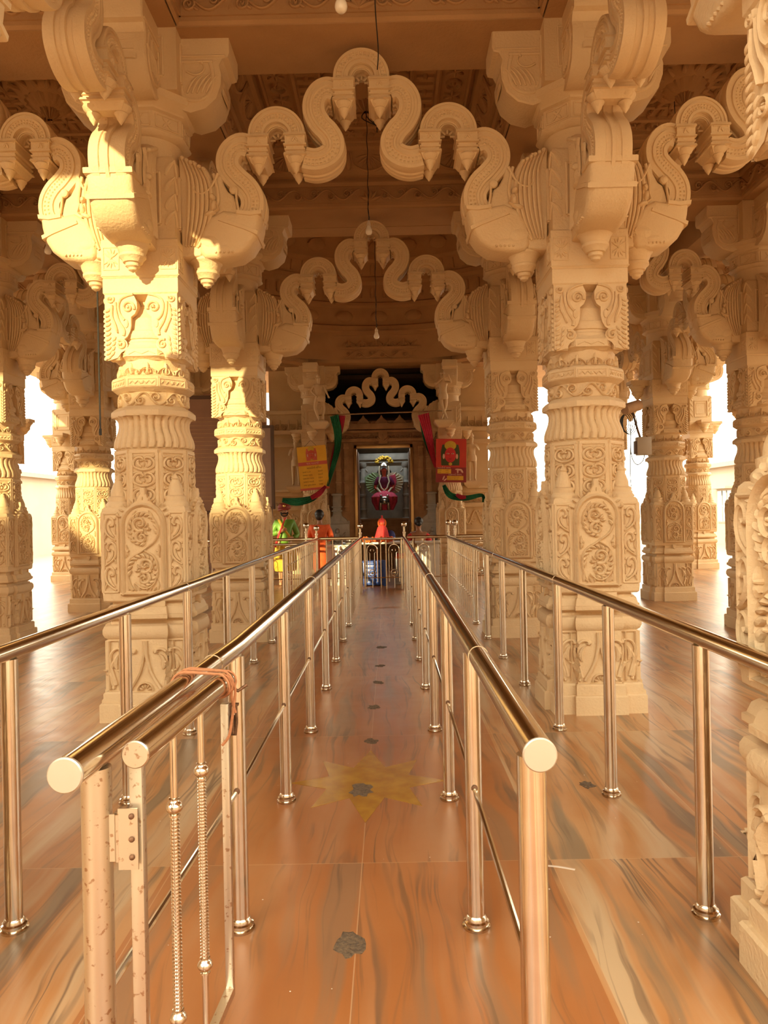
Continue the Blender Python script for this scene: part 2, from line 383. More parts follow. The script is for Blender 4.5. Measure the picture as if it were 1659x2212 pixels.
def acanthus(mb, fr, u0, u1, v0, v1, h):
    """two stacked wheels of scrolling foliage, as in the arched niche"""
    w = u1 - u0; cu = (u0 + u1) / 2; H = (v1 - v0) / 2
    mb.ridge(spline([(cu - w * .30, v0 + H * .02), (cu - w * .44, v0 + H * .35), (cu - w * .38, v0 + H * .75), (cu, v0 + H * .98), (cu + w * .36, v0 + H * 1.22), (cu + w * .44, v0 + H * 1.52), (cu + w * .22, v0 + H * 1.84), (cu - w * .10, v0 + H * 1.90), (cu - w * .36, v0 + H * 1.70), (cu - w * .40, v0 + H * 1.42), (cu - w * .22, v0 + H * 1.2)], 6), w * .036, h, fr)
    mb.ridge(spline([(cu + w * .05, v0 + H * .98), (cu + w * .34, v0 + H * .80), (cu + w * .42, v0 + H * .45), (cu + w * .28, v0 + H * .14), (cu, v0 + H * .06), (cu - w * .24, v0 + H * .2)], 6), w * .036, h, fr)
    for i in range(2):
        cv = v0 + H * (i + .5); r = min(w, H) * .5; q = 1 if i == 0 else -1
        g = fr if i == 0 else (lambda u, v, hh: fr(2 * cu - u, v, hh))
        spiral(mb, g, cu + r * .14, cv + r * .32, r * .46, r * .09, R(-120), 1.3, r * .11, h * 1.25)
        spiral(mb, g, cu + r * .05, cv - r * .46, r * .40, r * .08, R(100), -1.25, r * .105, h * 1.2)
        for k in range(15):                 # leaf teeth round the wheel
            a = R(-100 + k * 20); ca, sa = math.cos(a), math.sin(a)
            stroke(mb, g, [(0, 0), (.55, .10), (.90, .50), (.72, .85)], 0, 0, 1, 1, 0, 0) if False else None
            leaf(mb, g, cu + ca * r * .66, cv + sa * r * .74, a + R(30), r * .40, r * .105, h * 1.2, 2.4 / r, 6)
        for k in range(7):
            a = R(20 + k * 51); leaf(mb, g, cu - r * .05 + math.cos(a) * r * .12, cv + math.sin(a) * r * .14, a + R(50), r * .34, r * .075, h * 1.1, -3 / r, 6)
        mb.blob(cu - r * .35, cv + r * .02, r * .10, r * .10, h * 1.4, g, n=8); mb.blob(cu + r * .45, cv - r * .05, r * .08, r * .08, h * 1.4, g, n=8)
    for sx in (-1, 1):
        leaf(mb, fr, cu + sx * w * .42, v0 + H * .86, R(90 - sx * 20), H * .28, w * .05, h, sx * 4)
        leaf(mb, fr, cu + sx * w * .44, v0 + H * 1.0, R(-90 + sx * 10), H * .2, w * .04, h, 0); mb.blob(cu + sx * w * .42, v0 + H * .98, w * .05, w * .05, h * 1.2, fr, n=8)
        leaf(mb, fr, cu + sx * w * .42, v0 + H * .02, R(90), H * .25, w * .05, h, 0); leaf(mb, fr, cu + sx * w * .30, v1 - H * .22, R(90 + sx * 30), H * .2, w * .04, h, 0)
        for k in range(3): leaf(mb, fr, cu + sx * w * (.10 + .1 * k), v0, R(90 - sx * (10 + 12 * k)), H * .16, w * .035, h, 0, 5)
def heart_vine(mb, fr, cu, w, v0, v1, h):
    n = 3; H = (v1 - v0) / n
    for i in range(n):
        b = v0 + i * H
        for s in (w, -w):
            stroke(mb, fr, [(.0, .02), (.20, .06), (.44, .24), (.47, .52), (.32, .76), (.12, .80), (.04, .66), (.14, .56)], cu, b, s, H, w * .062, h * 1.1, 4, .8, .6)
            stroke(mb, fr, [(.10, .22), (.26, .34), (.28, .54), (.20, .62)], cu, b, s, H, w * .085, h, 4)
            stroke(mb, fr, [(.06, .86), (.26, .90), (.46, .84), (.50, .98)], cu, b, s, H, w * .05, h, 4)
        mb.blob(cu, b + H * .36, w * .055, H * .15, h, fr, n=8)
def foot_panel(mb, fr, u0, u1, v0, v1, h):
    """pedestal: tall curved leaves either side of a pointed gable over a half rosette"""
    H = v1 - v0; cu = (u0 + u1) / 2; w = u1 - u0
    for sx in (0, 1):
        g = mir(fr, cu) if sx else fr
        gable = spline([(cu + .008, v1), (cu + .012, v1 - .3 * H), (cu + w * .08, v0 + .35 * H), (cu + w * .2, v0 + .03 * H)], 5)
        mb.ridge(gable, w * .024, h * 1.1, g)
        for (a, b, s) in ((.27, 1.0, .95), (.44, .95, .8)):
            x = cu + w * a
            scroll(mb, g, x - w * .03, v0 + H * .10, R(80), H * .95, -.6 / H, 9.5 / H, w * .030, h, 16, 2.2)
            leaf(mb, g, x + w * .015, v0 + H * .08, R(110), H * .42, w * .040, h, -3 / H)
            leaf(mb, g, x - w * .045, v0 + H * .42, R(60), H * .36, w * .034, h, 3 / H)
            leaf(mb, g, x + w * .03, v0 + H * .40, R(95), H * .30, w * .028, h, 2 / H)
            mb.blob(x, v0 + H * .05, w * .028, H * .05, h, g, n=8)
        mb.ridge([(cu + w * .355, v0), (cu + w * .355, v1)], w * .014, h * .9, g)
        mb.ridge([(cu + w * .49, v0), (cu + w * .49, v1)], w * .016, h, g)
    mb.ridge(circle(w * .10, 12, (cu, v0), 0, PI), w * .013, h, fr)
    for k in range(5): leaf(mb, fr, cu + math.cos(R(18 + 36 * k)) * w * .03, v0 + math.sin(R(18 + 36 * k)) * w * .03, R(18 + 36 * k), w * .055, w * .013, h, 0, 5)
    mb.ridge([(u0, v1), (u1, v1)], .006, h * .6, fr)
def flower4(mb, fr, cu, cv, s, h, sq=True):
    if sq: frame_lines(mb, fr, cu - s, cu + s, cv - s * 1.45, cv + s * 1.45, s * .1, h * .6)
    for sy in (-1, 1):
        for a in (35, 62, 90, 118, 145): leaf(mb, fr, cu, cv + sy * s * .1, R(a * sy), s * 1.15, s * .15, h, 0, 5)
    mb.blob(cu, cv, s * .2, s * .2, h * 1.2, fr, n=8)
def scroll_band(mb, fr, u0, u1, v0, v1, h, cells, wf=.10):
    H = v1 - v0; cw = (u1 - u0) / cells
    pts = []
    for i in range(cells * 8 + 1):
        t = i / 8; pts.append((u0 + t * cw, v0 + H * (.5 + .40 * math.cos(PI * t))))
    mb.ridge(pts, H * wf * .7, h, fr)
    for i in range(cells):
        s = 1 if i % 2 == 0 else -1; cu = u0 + (i + .5 + .28) * cw; cv = v0 + H * (.5 + .10 * s)
        g = fr if s > 0 else (lambda u, v, hh, f=fr, c=v0 + H * .5: f(u, 2 * c - v, hh))
        spiral(mb, g, cu, v0 + H * .60, min(H, cw) * .34, H * .07, R(200), -1.3, H * wf * .75, h, 14)
        leaf(mb, g, cu - cw * .38, v0 + H * .90, R(-30), cw * .26, H * .08, h, 0, 5)
def leaf_band(mb, fr, u0, u1, v0, v1, h, cells):
    H = v1 - v0; cw = (u1 - u0) / cells
    for i in range(cells):
        cu = u0 + (i + .5) * cw
        if i % 2 == 0:
            mb.blob(cu, v0 + H * .42, cw * .20, H * .42, h, fr, n=8)
            for a in (-1, 1): leaf(mb, fr, cu + a * cw * .1, v0, R(90 - a * 30), H * .85, cw * .10, h * .8, a * 3 / H, 6)
        else:
            for a in (0, 1):
                g = mir(fr, cu) if a else fr
                scroll(mb, g, cu + cw * .05, v0 + H * .02, R(75), H * 1.5, -1 / H, -6 / H, cw * .07, h, 10)
                mb.blob(cu + (.16 if a else -.16) * cw, v0 + H * .2, cw * .11, H * .14, h, fr, n=8)
# ------------------------------------------------------------ the carved column (built once, copied)
def make_column():
    root = empty('carved_column')
    cs = cross(.56, .038)
    # ---- pedestal
    b = MB()
    b.loft(cs, [(0, .330), (.125, .330), (.135, .322)])
    b.loft(cs, [(.13, .308), (.20, .308), (.212, .298)])
    b.loft(cs, [(.20, .278), (.60, .278)])
    b.loft(cs, [(.585, .278), (.60, .296), (.625, .306), (.655, .306), (.68, .296), (.69, .278)])
    b.loft(square, [(.68, .260), (.73, .260)])
    b.loft(cs, [(.72, .28), (.735, .300), (.76, .300), (.765, .29), (.80, .28), (.815, .265)])
    b.loft(cs, [(.80, .25), (.87, .25)])
    for k in range(4):
        fp = face(k, .278)
        foot_panel(b, lambda u, v, h, f=fp: f(u, v, h + (.038 if abs(u) < .1557 else 0)), -.272, .272, .225, .575, .026)
        fr = face(k, .318)
        pass
        g = face(k, .25 + .038)
        b.plate([(-.03, .87), (-.022, .82), (0, .80), (.022, .82), (.03, .87)], -.02, .035, g)
    b.build('pedestal', 'stone', root)
    # ---- die with arched niche
    b = MB()
    b.loft(square, [(.85, .285), (.862, .297), (.90, .300), (1.50, .300), (1.515, .297), (1.53, .285)])
    for k in range(4):
        fr = face(k, .300)
        hw = .163; zs = 1.40
        outer = [(-hw, .90), (hw, .90), (hw, zs)] + [(hw * math.cos(a), zs + hw * math.sin(a)) for a in [R(x) for x in range(15, 61, 15)]] + [(.045, 1.575), (.022, 1.62), (.016, 1.665), (-.016, 1.665), (-.022, 1.62), (-.045, 1.575)] + [(-hw * math.cos(a), zs + hw * math.sin(a)) for a in [R(x) for x in range(60, 14, -15)]] + [(-hw, zs)]
        b.plate(outer, -.09, .022, fr)
        arch = [(-.143, .905), (-.143, 1.15), (-.143, zs)] + [(.143 * math.cos(a), zs + .0 + .143 * math.sin(a)) for a in [R(x) for x in range(170, 9, -16)]] + [(.143, zs), (.143, 1.15), (.143, .905)]
        b.ridge(arch, .017, .045, fr, .01)
        b.ridge([(-.16, .912), (.16, .912)], .012, .043, fr, .01)
        for j in range(11):
            a = R(20 + 14 * j)
            leaf(b, lambda u, v, h, f=fr: f(u, v, h + .01), .150 * math.cos(a) if False else .172 * math.cos(a), zs + .172 * math.sin(a), a, .032, .008, .022, 0, 4)
        for sx in (-1, 1): leaf(b, fr, sx * .015, 1.60, R(90), .05, .008, .026, 0, 4)
        g = shear(fr, 0)
        acanthus(b, lambda u, v, h, f=fr: f(u, v, h + .018 if h > 0 else .016), -.124, .124, .93, 1.515, .026)
        for sx in (0, 1):
            g = mir(fr) if sx else fr
            frame_lines(b, g, .185, .287, .925, 1.485, .010, .013)
            side_vine(b, g, .192, .280, .945, 1.475, .019, 0)
    for sx in (-1, 1):
        for sy in (-1, 1):
            b.lathe([(1.52, .088), (1.545, .092), (1.555, .088), (1.57, .075), (1.60, .078), (1.61, .058), (1.625, .058), (1.65, .055), (1.70, .036), (1.72, .026), (1.73, .03), (1.745, .02), (1.765, .004)], 18, (sx * .205, sy * .205))
    b.build('niche_block', 'stone', root)
    # ---- shaft
    b = MB()
    b.loft(octo, [(1.48, .262), (1.93, .262), (1.945, .270)])
    for k in range(8):
        fr = face(k, .262, 8)
        b.ridge([(-.092, 1.53), (-.092, 1.915)], .014, .012, fr); b.ridge([(.092, 1.53), (.092, 1.915)], .014, .012, fr)
        b.ridge([(-.1, 1.925), (.1, 1.925)], .014, .012, fr)
        heart_vine(b, fr, 0, .158, 1.56, 1.905, .019)
    nfl = 30
    def flute(t, z):
        q = 1 if 1.955 < z < 2.188 else 0
        return (-.026 * (1 - abs(math.sin(nfl * t / 2 + .5 * math.sin((z - 2.07) * 26)))) ** 2.2 + .004) * q
    prof = [(1.935, .262), (1.95, .272), (1.957, .284), (1.975, .288), (2.0, .287), (2.03, .279), (2.06, .267), (2.09, .257), (2.12, .252), (2.15, .253), (2.17, .262), (2.182, .275), (2.192, .284)]
    b.lathe(prof, 300, mod=flute)
    b.loft(octo, [(2.185, .280), (2.20, .284), (2.225, .282), (2.245, .262), (2.26, .24)])
    b.lathe([(2.24, .235), (2.255, .238), (2.365, .238), (2.375, .243)], 48)
    scroll_band(b, cyl(.238), 0, 2 * PI * .238, 2.255, 2.362, .022, 14)
    b.loft(octo, [(2.362, .240), (2.385, .268), (2.39, .275), (2.455, .275), (2.47, .268), (2.485, .24)])
    for k in range(8):
        fr = face(k, .275, 8)
        frame_lines(b, fr, -.10, .10, 2.397, 2.448, .004, .006)
        pts = [(-.09 + .02 * i, 2.4225 + (.010 if i % 2 else -.010)) for i in range(10)]
        b.ridge(pts, .005, .008, fr)
        b.blob(0, 2.4225, .014, .014, .010, fr, n=6)
    b.lathe([(2.475, .232), (2.485, .236), (2.585, .236), (2.60, .242)], 48)
    leaf_band(b, cyl(.236), 0, 2 * PI * .236, 2.485, 2.592, .024, 24)
    b.loft(octo, [(2.588, .232), (2.605, .25), (2.612, .268), (2.665, .268), (2.672, .262), (2.70, .245)])
    for k in range(8):
        fr = face(k, .268, 8)
        b.ridge([(-.095, 2.625), (-.05, 2.647), (0, 2.628), (.05, 2.647), (.095, 2.625)], .004, .006, fr)
    b.build('shaft', 'stone', root)
    # ---- capital with scroll corners
    b = MB()
    b.lathe([(2.69, .25), (2.715, .252), (2.722, .238), (2.74, .236), (2.745, .246), (2.775, .254), (2.80, .246), (2.806, .232), (2.84, .226), (2.90, .214), (2.905, .208), (2.96, .185), (2.99, .165), (3.0, .15), (3.01, .156), (3.025, .158), (3.03, .16), (3.04, .20), (3.055, .245), (3.07, .25)], 48)
    half = [(.256, 3.07), (.10, 3.068), (.055, 3.045), (.036, 3.00), (.036, 2.955), (.050, 2.92), (.078, 2.898), (.080, 2.868), (.080, 2.83), (.088, 2.79), (.106, 2.757), (.132, 2.735), (.112, 2.715), (.106, 2.69), (.122, 2.66), (.152, 2.643), (.177, 2.607), (.242, 2.588), (.256, 2.60)]
    for k in range(4):
        for sx in (0, 1):
            fr = face(k, .262); g = mir(fr) if sx else fr
            b.plate(list(reversed(half)), -.10, .0, g)
            spiral(b, g, .092, 2.962, .046, .010, R(200), -1.35, .010, .020, 22)
            b.ridge(spline([(.055, 3.055), (.10, 3.045), (.145, 3.02), (.162, 2.97), (.150, 2.91), (.118, 2.87)], 4), .009, .018, g)
            b.ridge(spline([(.185, 3.00), (.180, 2.93), (.160, 2.86), (.125, 2.80), (.128, 2.76)], 4), .011, .018, g)
            spiral(b, g, .222, 3.022, .028, .007, R(150), 1.2, .008, .016, 14)
            spiral(b, g, .150, 2.695, .036, .008, R(60), 1.2, .010, .018, 16)
            stroke(b, g, [(.205, 2.98), (.212, 2.90), (.19, 2.84), (.17, 2.78)], 0, 0, 1, 1, .013, .020)
            for j in range(11): leaf(b, g, .220, 2.955 - j * .034, R(-30), .044, .012, .018, -6, 5)
            for j in range(4): leaf(b, g, .185 + .004 * j, 2.755 - j * .035, R(-50), .045, .012, .016, -6, 5)
            b.blob(.108, 2.845, .018, .035, .012, g, n=8)
    b.loft(square, [(3.055, .262), (3.065, .270), (3.165, .270), (3.175, .262)])
    b.loft(square, [(3.17, .268), (3.18, .276), (3.44, .276), (3.45, .268)])
    for k in range(4):
        fr = face(k, .276)
        for sx in (-1, 1):
            flower4(b, fr, sx * .205, 3.31, .055, .010)
        b.ridge([(-.276, 3.187), (.276, 3.187)], .006, .006, fr)
    b.build('capital', 'stone', root)
    # ---- upper pier, neck and top capital
    b = MB()
    b.loft(square, [(3.44, .255), (4.02, .255), (4.05, .235)])
    for k in range(4):
        fr = face(k, .255)
        frame_lines(b, fr, -.15, .15, 3.56, 3.93, .012, .018); frame_lines(b, fr, -.11, .11, 3.63, 3.87, .008, .010)
        for sx in (0, 1):
            g = mir(fr) if sx else fr
            for j in range(4): leaf(b, g, .19, 3.55 + j * .12, R(80), .13, .018, .014, -5, 6)
    b.lathe([(4.0, .25), (4.03, .255), (4.18, .245), (4.22, .25)], 40)
    b.loft(octo, [(4.20, .25), (4.225, .285), (4.24, .29), (4.25, .275), (4.37, .275), (4.38, .30), (4.395, .30), (4.45, .36), (4.50, .365), (4.51, .35), (4.53, .33)])
    for k in range(8):
        flower = face(k, .275, 8)
        frame_lines(b, flower, -.09, .09, 4.265, 4.355, .006, .010)
        for a in (45, 135, 225, 315): leaf(b, flower, 0, 4.31, R(a), .055, .012, .010, 0, 5)
    b.loft(square, [(4.5, .30), (4.96, .30)])
    for k in range(4):
        fr = face(k, .30)
        frame_lines(b, fr, -.2, .2, 4.60, 4.88, .01, .01)
    b.build('neck', 'stone', root)
    # ---- four corbels
    for k in range(4):
        b = MB(); ang = PI / 2 * k; hw = .17
        prof = [(.25, 4.95), (.25, 4.44), (.36, 4.40), (.47, 4.43), (.55, 4.50), (.585, 4.60), (.59, 4.68), (.575, 4.74), (.60, 4.79), (.64, 4.80), (.65, 4.83), (.65, 4.95)]
        def fr(u, v, h, c=math.cos(ang), s=math.sin(ang)):
            x, y = h, -u; return (x * c - y * s, x * s + y * c, v)
        b.plate(prof, -hw, hw, fr, .01)
        for sd in (0, 1):
            g = (lambda u, v, h, f=fr: f(u, v, hw + h)) if sd else (lambda u, v, h, f=fr: f(u, v, -hw - h))
            b.ridge(spline([(.30, 4.76), (.30, 4.56), (.36, 4.49), (.46, 4.50), (.52, 4.57), (.53, 4.68), (.51, 4.76)], 3), .014, .012, g)
            b.ridge([(.29, 4.77), (.53, 4.77)], .012, .012, g)
            for j in range(5): leaf(b, g, .34 + .035 * j, 4.54, R(75), .18 - .012 * abs(j - 2), .012, .014, -3, 6)
            scroll(b, g, .34, 4.70, R(-40), .20, 6, 30, .01, .013, 12)
            b.ridge([(.62, 4.81), (.27, 4.81)], .008, .01, g)
        for j in range(3): b.ridge([(.60, 4.72 - j * .06), (.60, 4.68 - j * .06)], .02, .01, lambda u, v, h, f=fr: f(.585 + h, v, (u - .60) * 5))
        b.build('corbel', 'stone', root)
    # ---- hanging lotus brackets
    for k in range(4):
        b = MB(); c = (0, 0)
        a = PI / 2 * k
        pc = (.42 * math.sin(a), -.42 * math.cos(a))
        lm = MB()
        lm.box(-.12, .12, -.56, -.24, 3.40, 3.46); lm.box(-.105, .105, -.53, -.25, 3.37, 3.405)
        b.merge(lm, Matrix.Rotation(a, 4, 'Z'))
        b.lathe([(3.38, .105), (3.37, .122), (3.35, .122), (3.335, .105), (3.31, .098), (3.285, .085), (3.28, .092), (3.262, .092), (3.245, .075), (3.225, .066), (3.222, .05), (3.20, .05), (3.19, .034), (3.175, .03), (3.16, .004)], 28, pc)
        b.build('lotus_pendant', 'stone', root)
    return root

# ------------------------------------------------------------ the serpentine arch between two columns
TP = 295.5
def px2(x, y):
    """photo pixel on the right half of the near arch -> (u from the middle, height)"""
    return (((x - 769) - .02 * (y - 150)) / TP, 4.672 - ((y - 150) + .02 * (x - 769)) / TP)
BAND = (-1, -.80), (-.93, -1), (-.62, -1), (-.56, -.93), (.10, -.93), (.16, -1), (.34, -1), (.40, -.90), (.62, -.90), (.66, -.97), (.93, -.97), (1, -.80)
def band(mb, pts, w, t, flip=1, studs=True):
    """sweep a moulded section along a (u, z) line; flip turns the moulded edge to the other side"""
    prof = [(n * w, y * t) for n, y in BAND] + [(w, -.45 * t), (w * .9, -.40 * t), (w * .9, -.14 * t), (w * 1.05, -.10 * t), (w * 1.05, .10 * t), (w * .9, .14 * t), (w * .9, .40 * t), (w, .45 * t)]
    prof += [(n * w, -y * t) for n, y in reversed(BAND)] + [(-w, .45 * t), (-w * .9, .40 * t), (-w * .9, .14 * t), (-w * 1.05, .10 * t), (-w * 1.05, -.10 * t), (-w * .9, -.14 * t), (-w * .9, -.40 * t), (-w, -.45 * t)]
    m = len(pts); rs = []; acc = 0; last = None
    for i in range(m):
        a, c = pts[max(i - 1, 0)], pts[min(i + 1, m - 1)]
        du, dz = c[0] - a[0], c[1] - a[1]; l = math.hypot(du, dz) or 1; nu, nz = -dz / l * flip, du / l * flip
        rs.append([(pts[i][0] + nu * n, y, pts[i][1] + nz * n) for n, y in prof])
    mb.rings(rs)
    if studs:
        for i in range(1, m):
            a, c = pts[i - 1], pts[i]; du, dz = c[0] - a[0], c[1] - a[1]; L = math.hypot(du, dz)
            if L < 1e-6: continue
            nu, nz = -dz / L * flip, du / L * flip
            while acc < L:
                q = acc / L; cu, cz = a[0] + du * q, a[1] + dz * q
                for sg in (-1, 1):
                    fr = lambda u, v, h, s=sg: (u, s * (t * .93 + h), v)
                    for off in (-.40, -.08):
                        mb.add([fr(cu + nu * w * off + x, cz + nz * w * off + z, -.001) for x, z in ((-.009, -.009), (.009, -.009), (.009, .009), (-.009, .009))] + [fr(cu + nu * w * off, cz + nz * w * off, .010)], [(0, 1, 4), (1, 2, 4), (2, 3, 4), (3, 0, 4)])
                acc += .026
            acc -= L
def tower(c, top, t):
    b = MB(); u, z = c[0], top
    def sq(a): return [(-a, -t - a + .085), (a, -t - a + .085), (a, t + a - .085), (-a, t + a - .085)]
    b.loft(sq, [(z + .01, .035), (z - .005, .052), (z - .02, .055), (z - .025, .080), (z - .04, .084), (z - .045, .074), (z - .10, .074), (z - .105, .084), (z - .115, .084), (z - .12, .066), (z - .135, .066), (z - .14, .076), (z - .15, .076), (z - .155, .066), (z - .165, .066), (z - .17, .080), (z - .185, .084), (z - .19, .07), (z - .225, .05), (z - .235, .04)], (u, 0))
    for sg in (-1, 1):
        fr = lambda x, v, h, s=sg: (u + x, s * (t - .011 + h), v)
        for sx in (-1, 1): leaf(b, fr, sx * .02, z - .09, R(90 + 30 * sx), .045, .009, .010, 0, 4)
        b.ridge([(-.06, z - .05), (.06, z - .05)], .004, .008, fr)
        b.lathe([(z - .185, .06), (z - .20, .068), (z - .215, .062), (z - .235, .04), (z - .242, .044), (z - .25, .04), (z - .262, .03), (z - .275, .027), (z - .31, .002)], 16, (u, sg * (t - .06)))
    return b
def makara_poly():
    pts = [(1000, 437), (1003, 462), (1012, 492), (1030, 518), (1052, 531), (1090, 535), (1125, 533), (1150, 528), (1172, 500), (1172, 310), (1160, 308), (1150, 316), (1138, 318), (1125, 330), (1112, 338), (1104, 352), (1098, 349), (1088, 345), (1079, 350), (1077, 362), (1074, 374), (1066, 384), (1062, 378), (1055, 384), (1058, 394), (1053, 402), (1047, 438), (1030, 446)]
    return [px2(x, y) for x, y in pts]
def make_torana():
    root = empty('serpentine_arch'); t = .118
    c0 = (0, px2(769, 150)[1]); b = MB()
    band(b, [(c0[0] + .152 * math.cos(R(a)), c0[1] + .152 * math.sin(R(a))) for a in range(-8, 189, 7)], .058, t, 1)
    band(b, [(c0[0] + .078 * math.cos(R(a)), c0[1] + .078 * math.sin(R(a))) for a in range(0, 181, 20)], .016, t * .75, 1, False)
    for a in (0, 45, 90, 135, 180):
        b.tube([(c0[0] + .02 * math.cos(R(a)), 0, c0[1] + .02 * math.sin(R(a)) + .01), (c0[0] + .075 * math.cos(R(a)), 0, c0[1] + .075 * math.sin(R(a)) + .01)], .008, 6)
    b.build('arch_lobe', 'stone', root)
    for sd in (1, -1):
        def bb(pts, w, flip, n=6, tt=t):
            b = MB(); p = [(sd * px2(x, y)[0], px2(x, y)[1]) for x, y in pts]; band(b, spline(p, n), w, tt, flip * sd); return b
        s1 = [(828, 178), (845, 172), (862, 180), (874, 200), (874, 226), (862, 250), (846, 268), (836, 288), (838, 308), (855, 322), (878, 327), (900, 322)]
        b = bb(s1, .086, 1); b.build('arch_curve', 'stone', root)
        s3 = [(1020, 292), (1038, 287), (1056, 296), (1067, 314), (1066, 338), (1050, 360), (1030, 380), (1018, 402), (1018, 425), (1028, 445), (1042, 458)]
        b = bb(s3, .090, 1); b.build('arch_curve', 'stone', root)
        arc = [(959 + 45 * math.cos(R(a)), 270 - 45 * math.sin(R(a))) for a in range(-5, 186, 19)]
        b = MB(); p = [(sd * px2(x, y)[0], px2(x, y)[1]) for x, y in arc]; band(b, spline(p, 4), .062, t, -1 * sd if sd > 0 else 1)
        c0 = (sd * px2(959, 270)[0], px2(959, 270)[1])
        band(b, [(c0[0] + .078 * math.cos(R(a)), c0[1] + .078 * math.sin(R(a))) for a in range(0, 181, 20)], .016, t * .75, 1, False)
        for a in (0, 45, 90, 135, 180):
            b.tube([(c0[0] + .02 * math.cos(R(a)), 0, c0[1] + .02 * math.sin(R(a)) + .01), (c0[0] + .075 * math.cos(R(a)), 0, c0[1] + .075 * math.sin(R(a)) + .01)], .008, 6)
        b.build('arch_lobe', 'stone', root)
        for x, y in ((918, 263), (999, 263)):
            u, z = px2(x, y); tower((sd * u, 0), z, t + .03).build('hanging_turret', 'stone', root)
        u, z = px2(808, 148); tower((sd * u, 0), z, t + .03).build('hanging_turret', 'stone', root)
        # scroll-end knob where the curves tuck in, and the little web that ties the curves
        # makara head
        b = MB(); T = .130
        def solid(pxs, T_, steps):
            pl_ = [(sd * u, z) for u, z in [px2(x, y) for x, y in pxs]]
            if sum((pl_[i - 1][0] * pl_[i][1] - pl_[i][0] * pl_[i - 1][1]) for i in range(len(pl_))) < 0: pl_.reverse()
            b.pill(pl_, T_, lambda u, v, h: (u, -h, v), steps)
        big = ((0, .70), (.012, .90), (.028, .985), (.045, 1.0)); sm = ((0, .85), (.006, .95), (.014, 1))
        solid([(999, 437), (1001, 462), (1008, 488), (1026, 514), (1050, 530), (1090, 536), (1125, 535), (1136, 520), (1132, 478), (1112, 446), (1080, 430), (1048, 436)], .148, big)
        solid([(1046, 442), (1050, 418), (1057, 398), (1068, 390), (1078, 372), (1080, 356), (1088, 348), (1098, 352), (1106, 372), (1116, 404), (1126, 440), (1120, 478), (1080, 474)], .120, sm)
        solid([(1174, 532), (1174, 309), (1163, 308), (1150, 318), (1139, 318), (1128, 330), (1115, 336), (1104, 354), (1098, 380), (1097, 412), (1102, 450), (1116, 492), (1132, 530)], .126, sm)
        solid([(1004, 482), (1030, 470), (1056, 460), (1088, 449), (1091, 456), (1058, 469), (1032, 479), (1007, 491)], .158, ((0, .95), (.003, 1)))
        solid([(995, 436), (1020, 438), (1050, 434), (1051, 443), (1022, 448), (997, 446)], .158, ((0, .95), (.003, 1)))
        for sg in (-1, 1):
            def fr(u, v, h, s=sg): return (sd * u, s * (T + h - .002), v)
            P = lambda *q: [px2(x, y) for x, y in q]
            # neck collar, jaw, mane flames, eye
            b.ridge(spline(P((1010, 480), (1030, 466), (1055, 455), (1080, 445)), 4), .013, .016, fr)
            b.ridge(spline(P((1018, 492), (1036, 478), (1060, 466), (1084, 456)), 4), .006, .010, fr)
            b.ridge(spline(P((1000, 440), (1018, 442), (1040, 444), (1050, 440)), 4), .014, .018, fr)
            for i in range(6):
                b.ridge(spline(P((1122 + i * 9, 342 - i * 5), (1108 + i * 9, 372 - i * 3), (1104 + i * 10, 415), (1113 + i * 9, 462), (1134 + i * 6, 508)), 4), [.005 + .010 * math.sin(PI * j / 16) for j in range(17)], .018, fr)
                b.blob(*px2(1120 + i * 9, 340 - i * 5), .018, .018, .022, fr, n=8)
            b.ridge(spline(P((1098, 352), (1092, 380), (1090, 410), (1100, 440)), 4), .012, .014, fr)
            scroll(b, fr, *px2(1088, 352), R(-60), .30, -2, 26, .012, .018, 16)
            b.blob(*px2(1056, 388), .034, .034, .02, fr); b.blob(*px2(1048, 442), .024, .024, .02, fr)
            b.ridge(spline(P((1050, 388), (1050, 410), (1045, 440)), 4), .009, .014, fr)
            # haunch and folded leg at the base
            b.blob(*px2(1110, 500), .085, .055, .030, fr, .2); b.blob(*px2(1085, 515), .09, .035, .026, fr)
            scroll(b, fr, *px2(1140, 510), R(120), .26, 4, 20, .012, .014, 12)
            for j in range(5): b.blob(*px2(1062 + j * 9, 524), .012, .012, .03, fr, n=6)
            # small rider figure
            b.blob(*px2(1102, 404), .024, .028, .045, fr); b.blob(*px2(1100, 422), .026, .045, .036, fr, .2); b.blob(*px2(1108, 438), .05, .02, .034, fr, -.3)
            b.ridge(P((1095, 415), (1090, 430), (1100, 436)), .008, .03, fr)
        b.build('makara_bracket', 'stone', root)
    return root

column0 = make_column(); tag(column0, cat='column')
torana0 = make_torana(); tag(torana0, cat='arch')

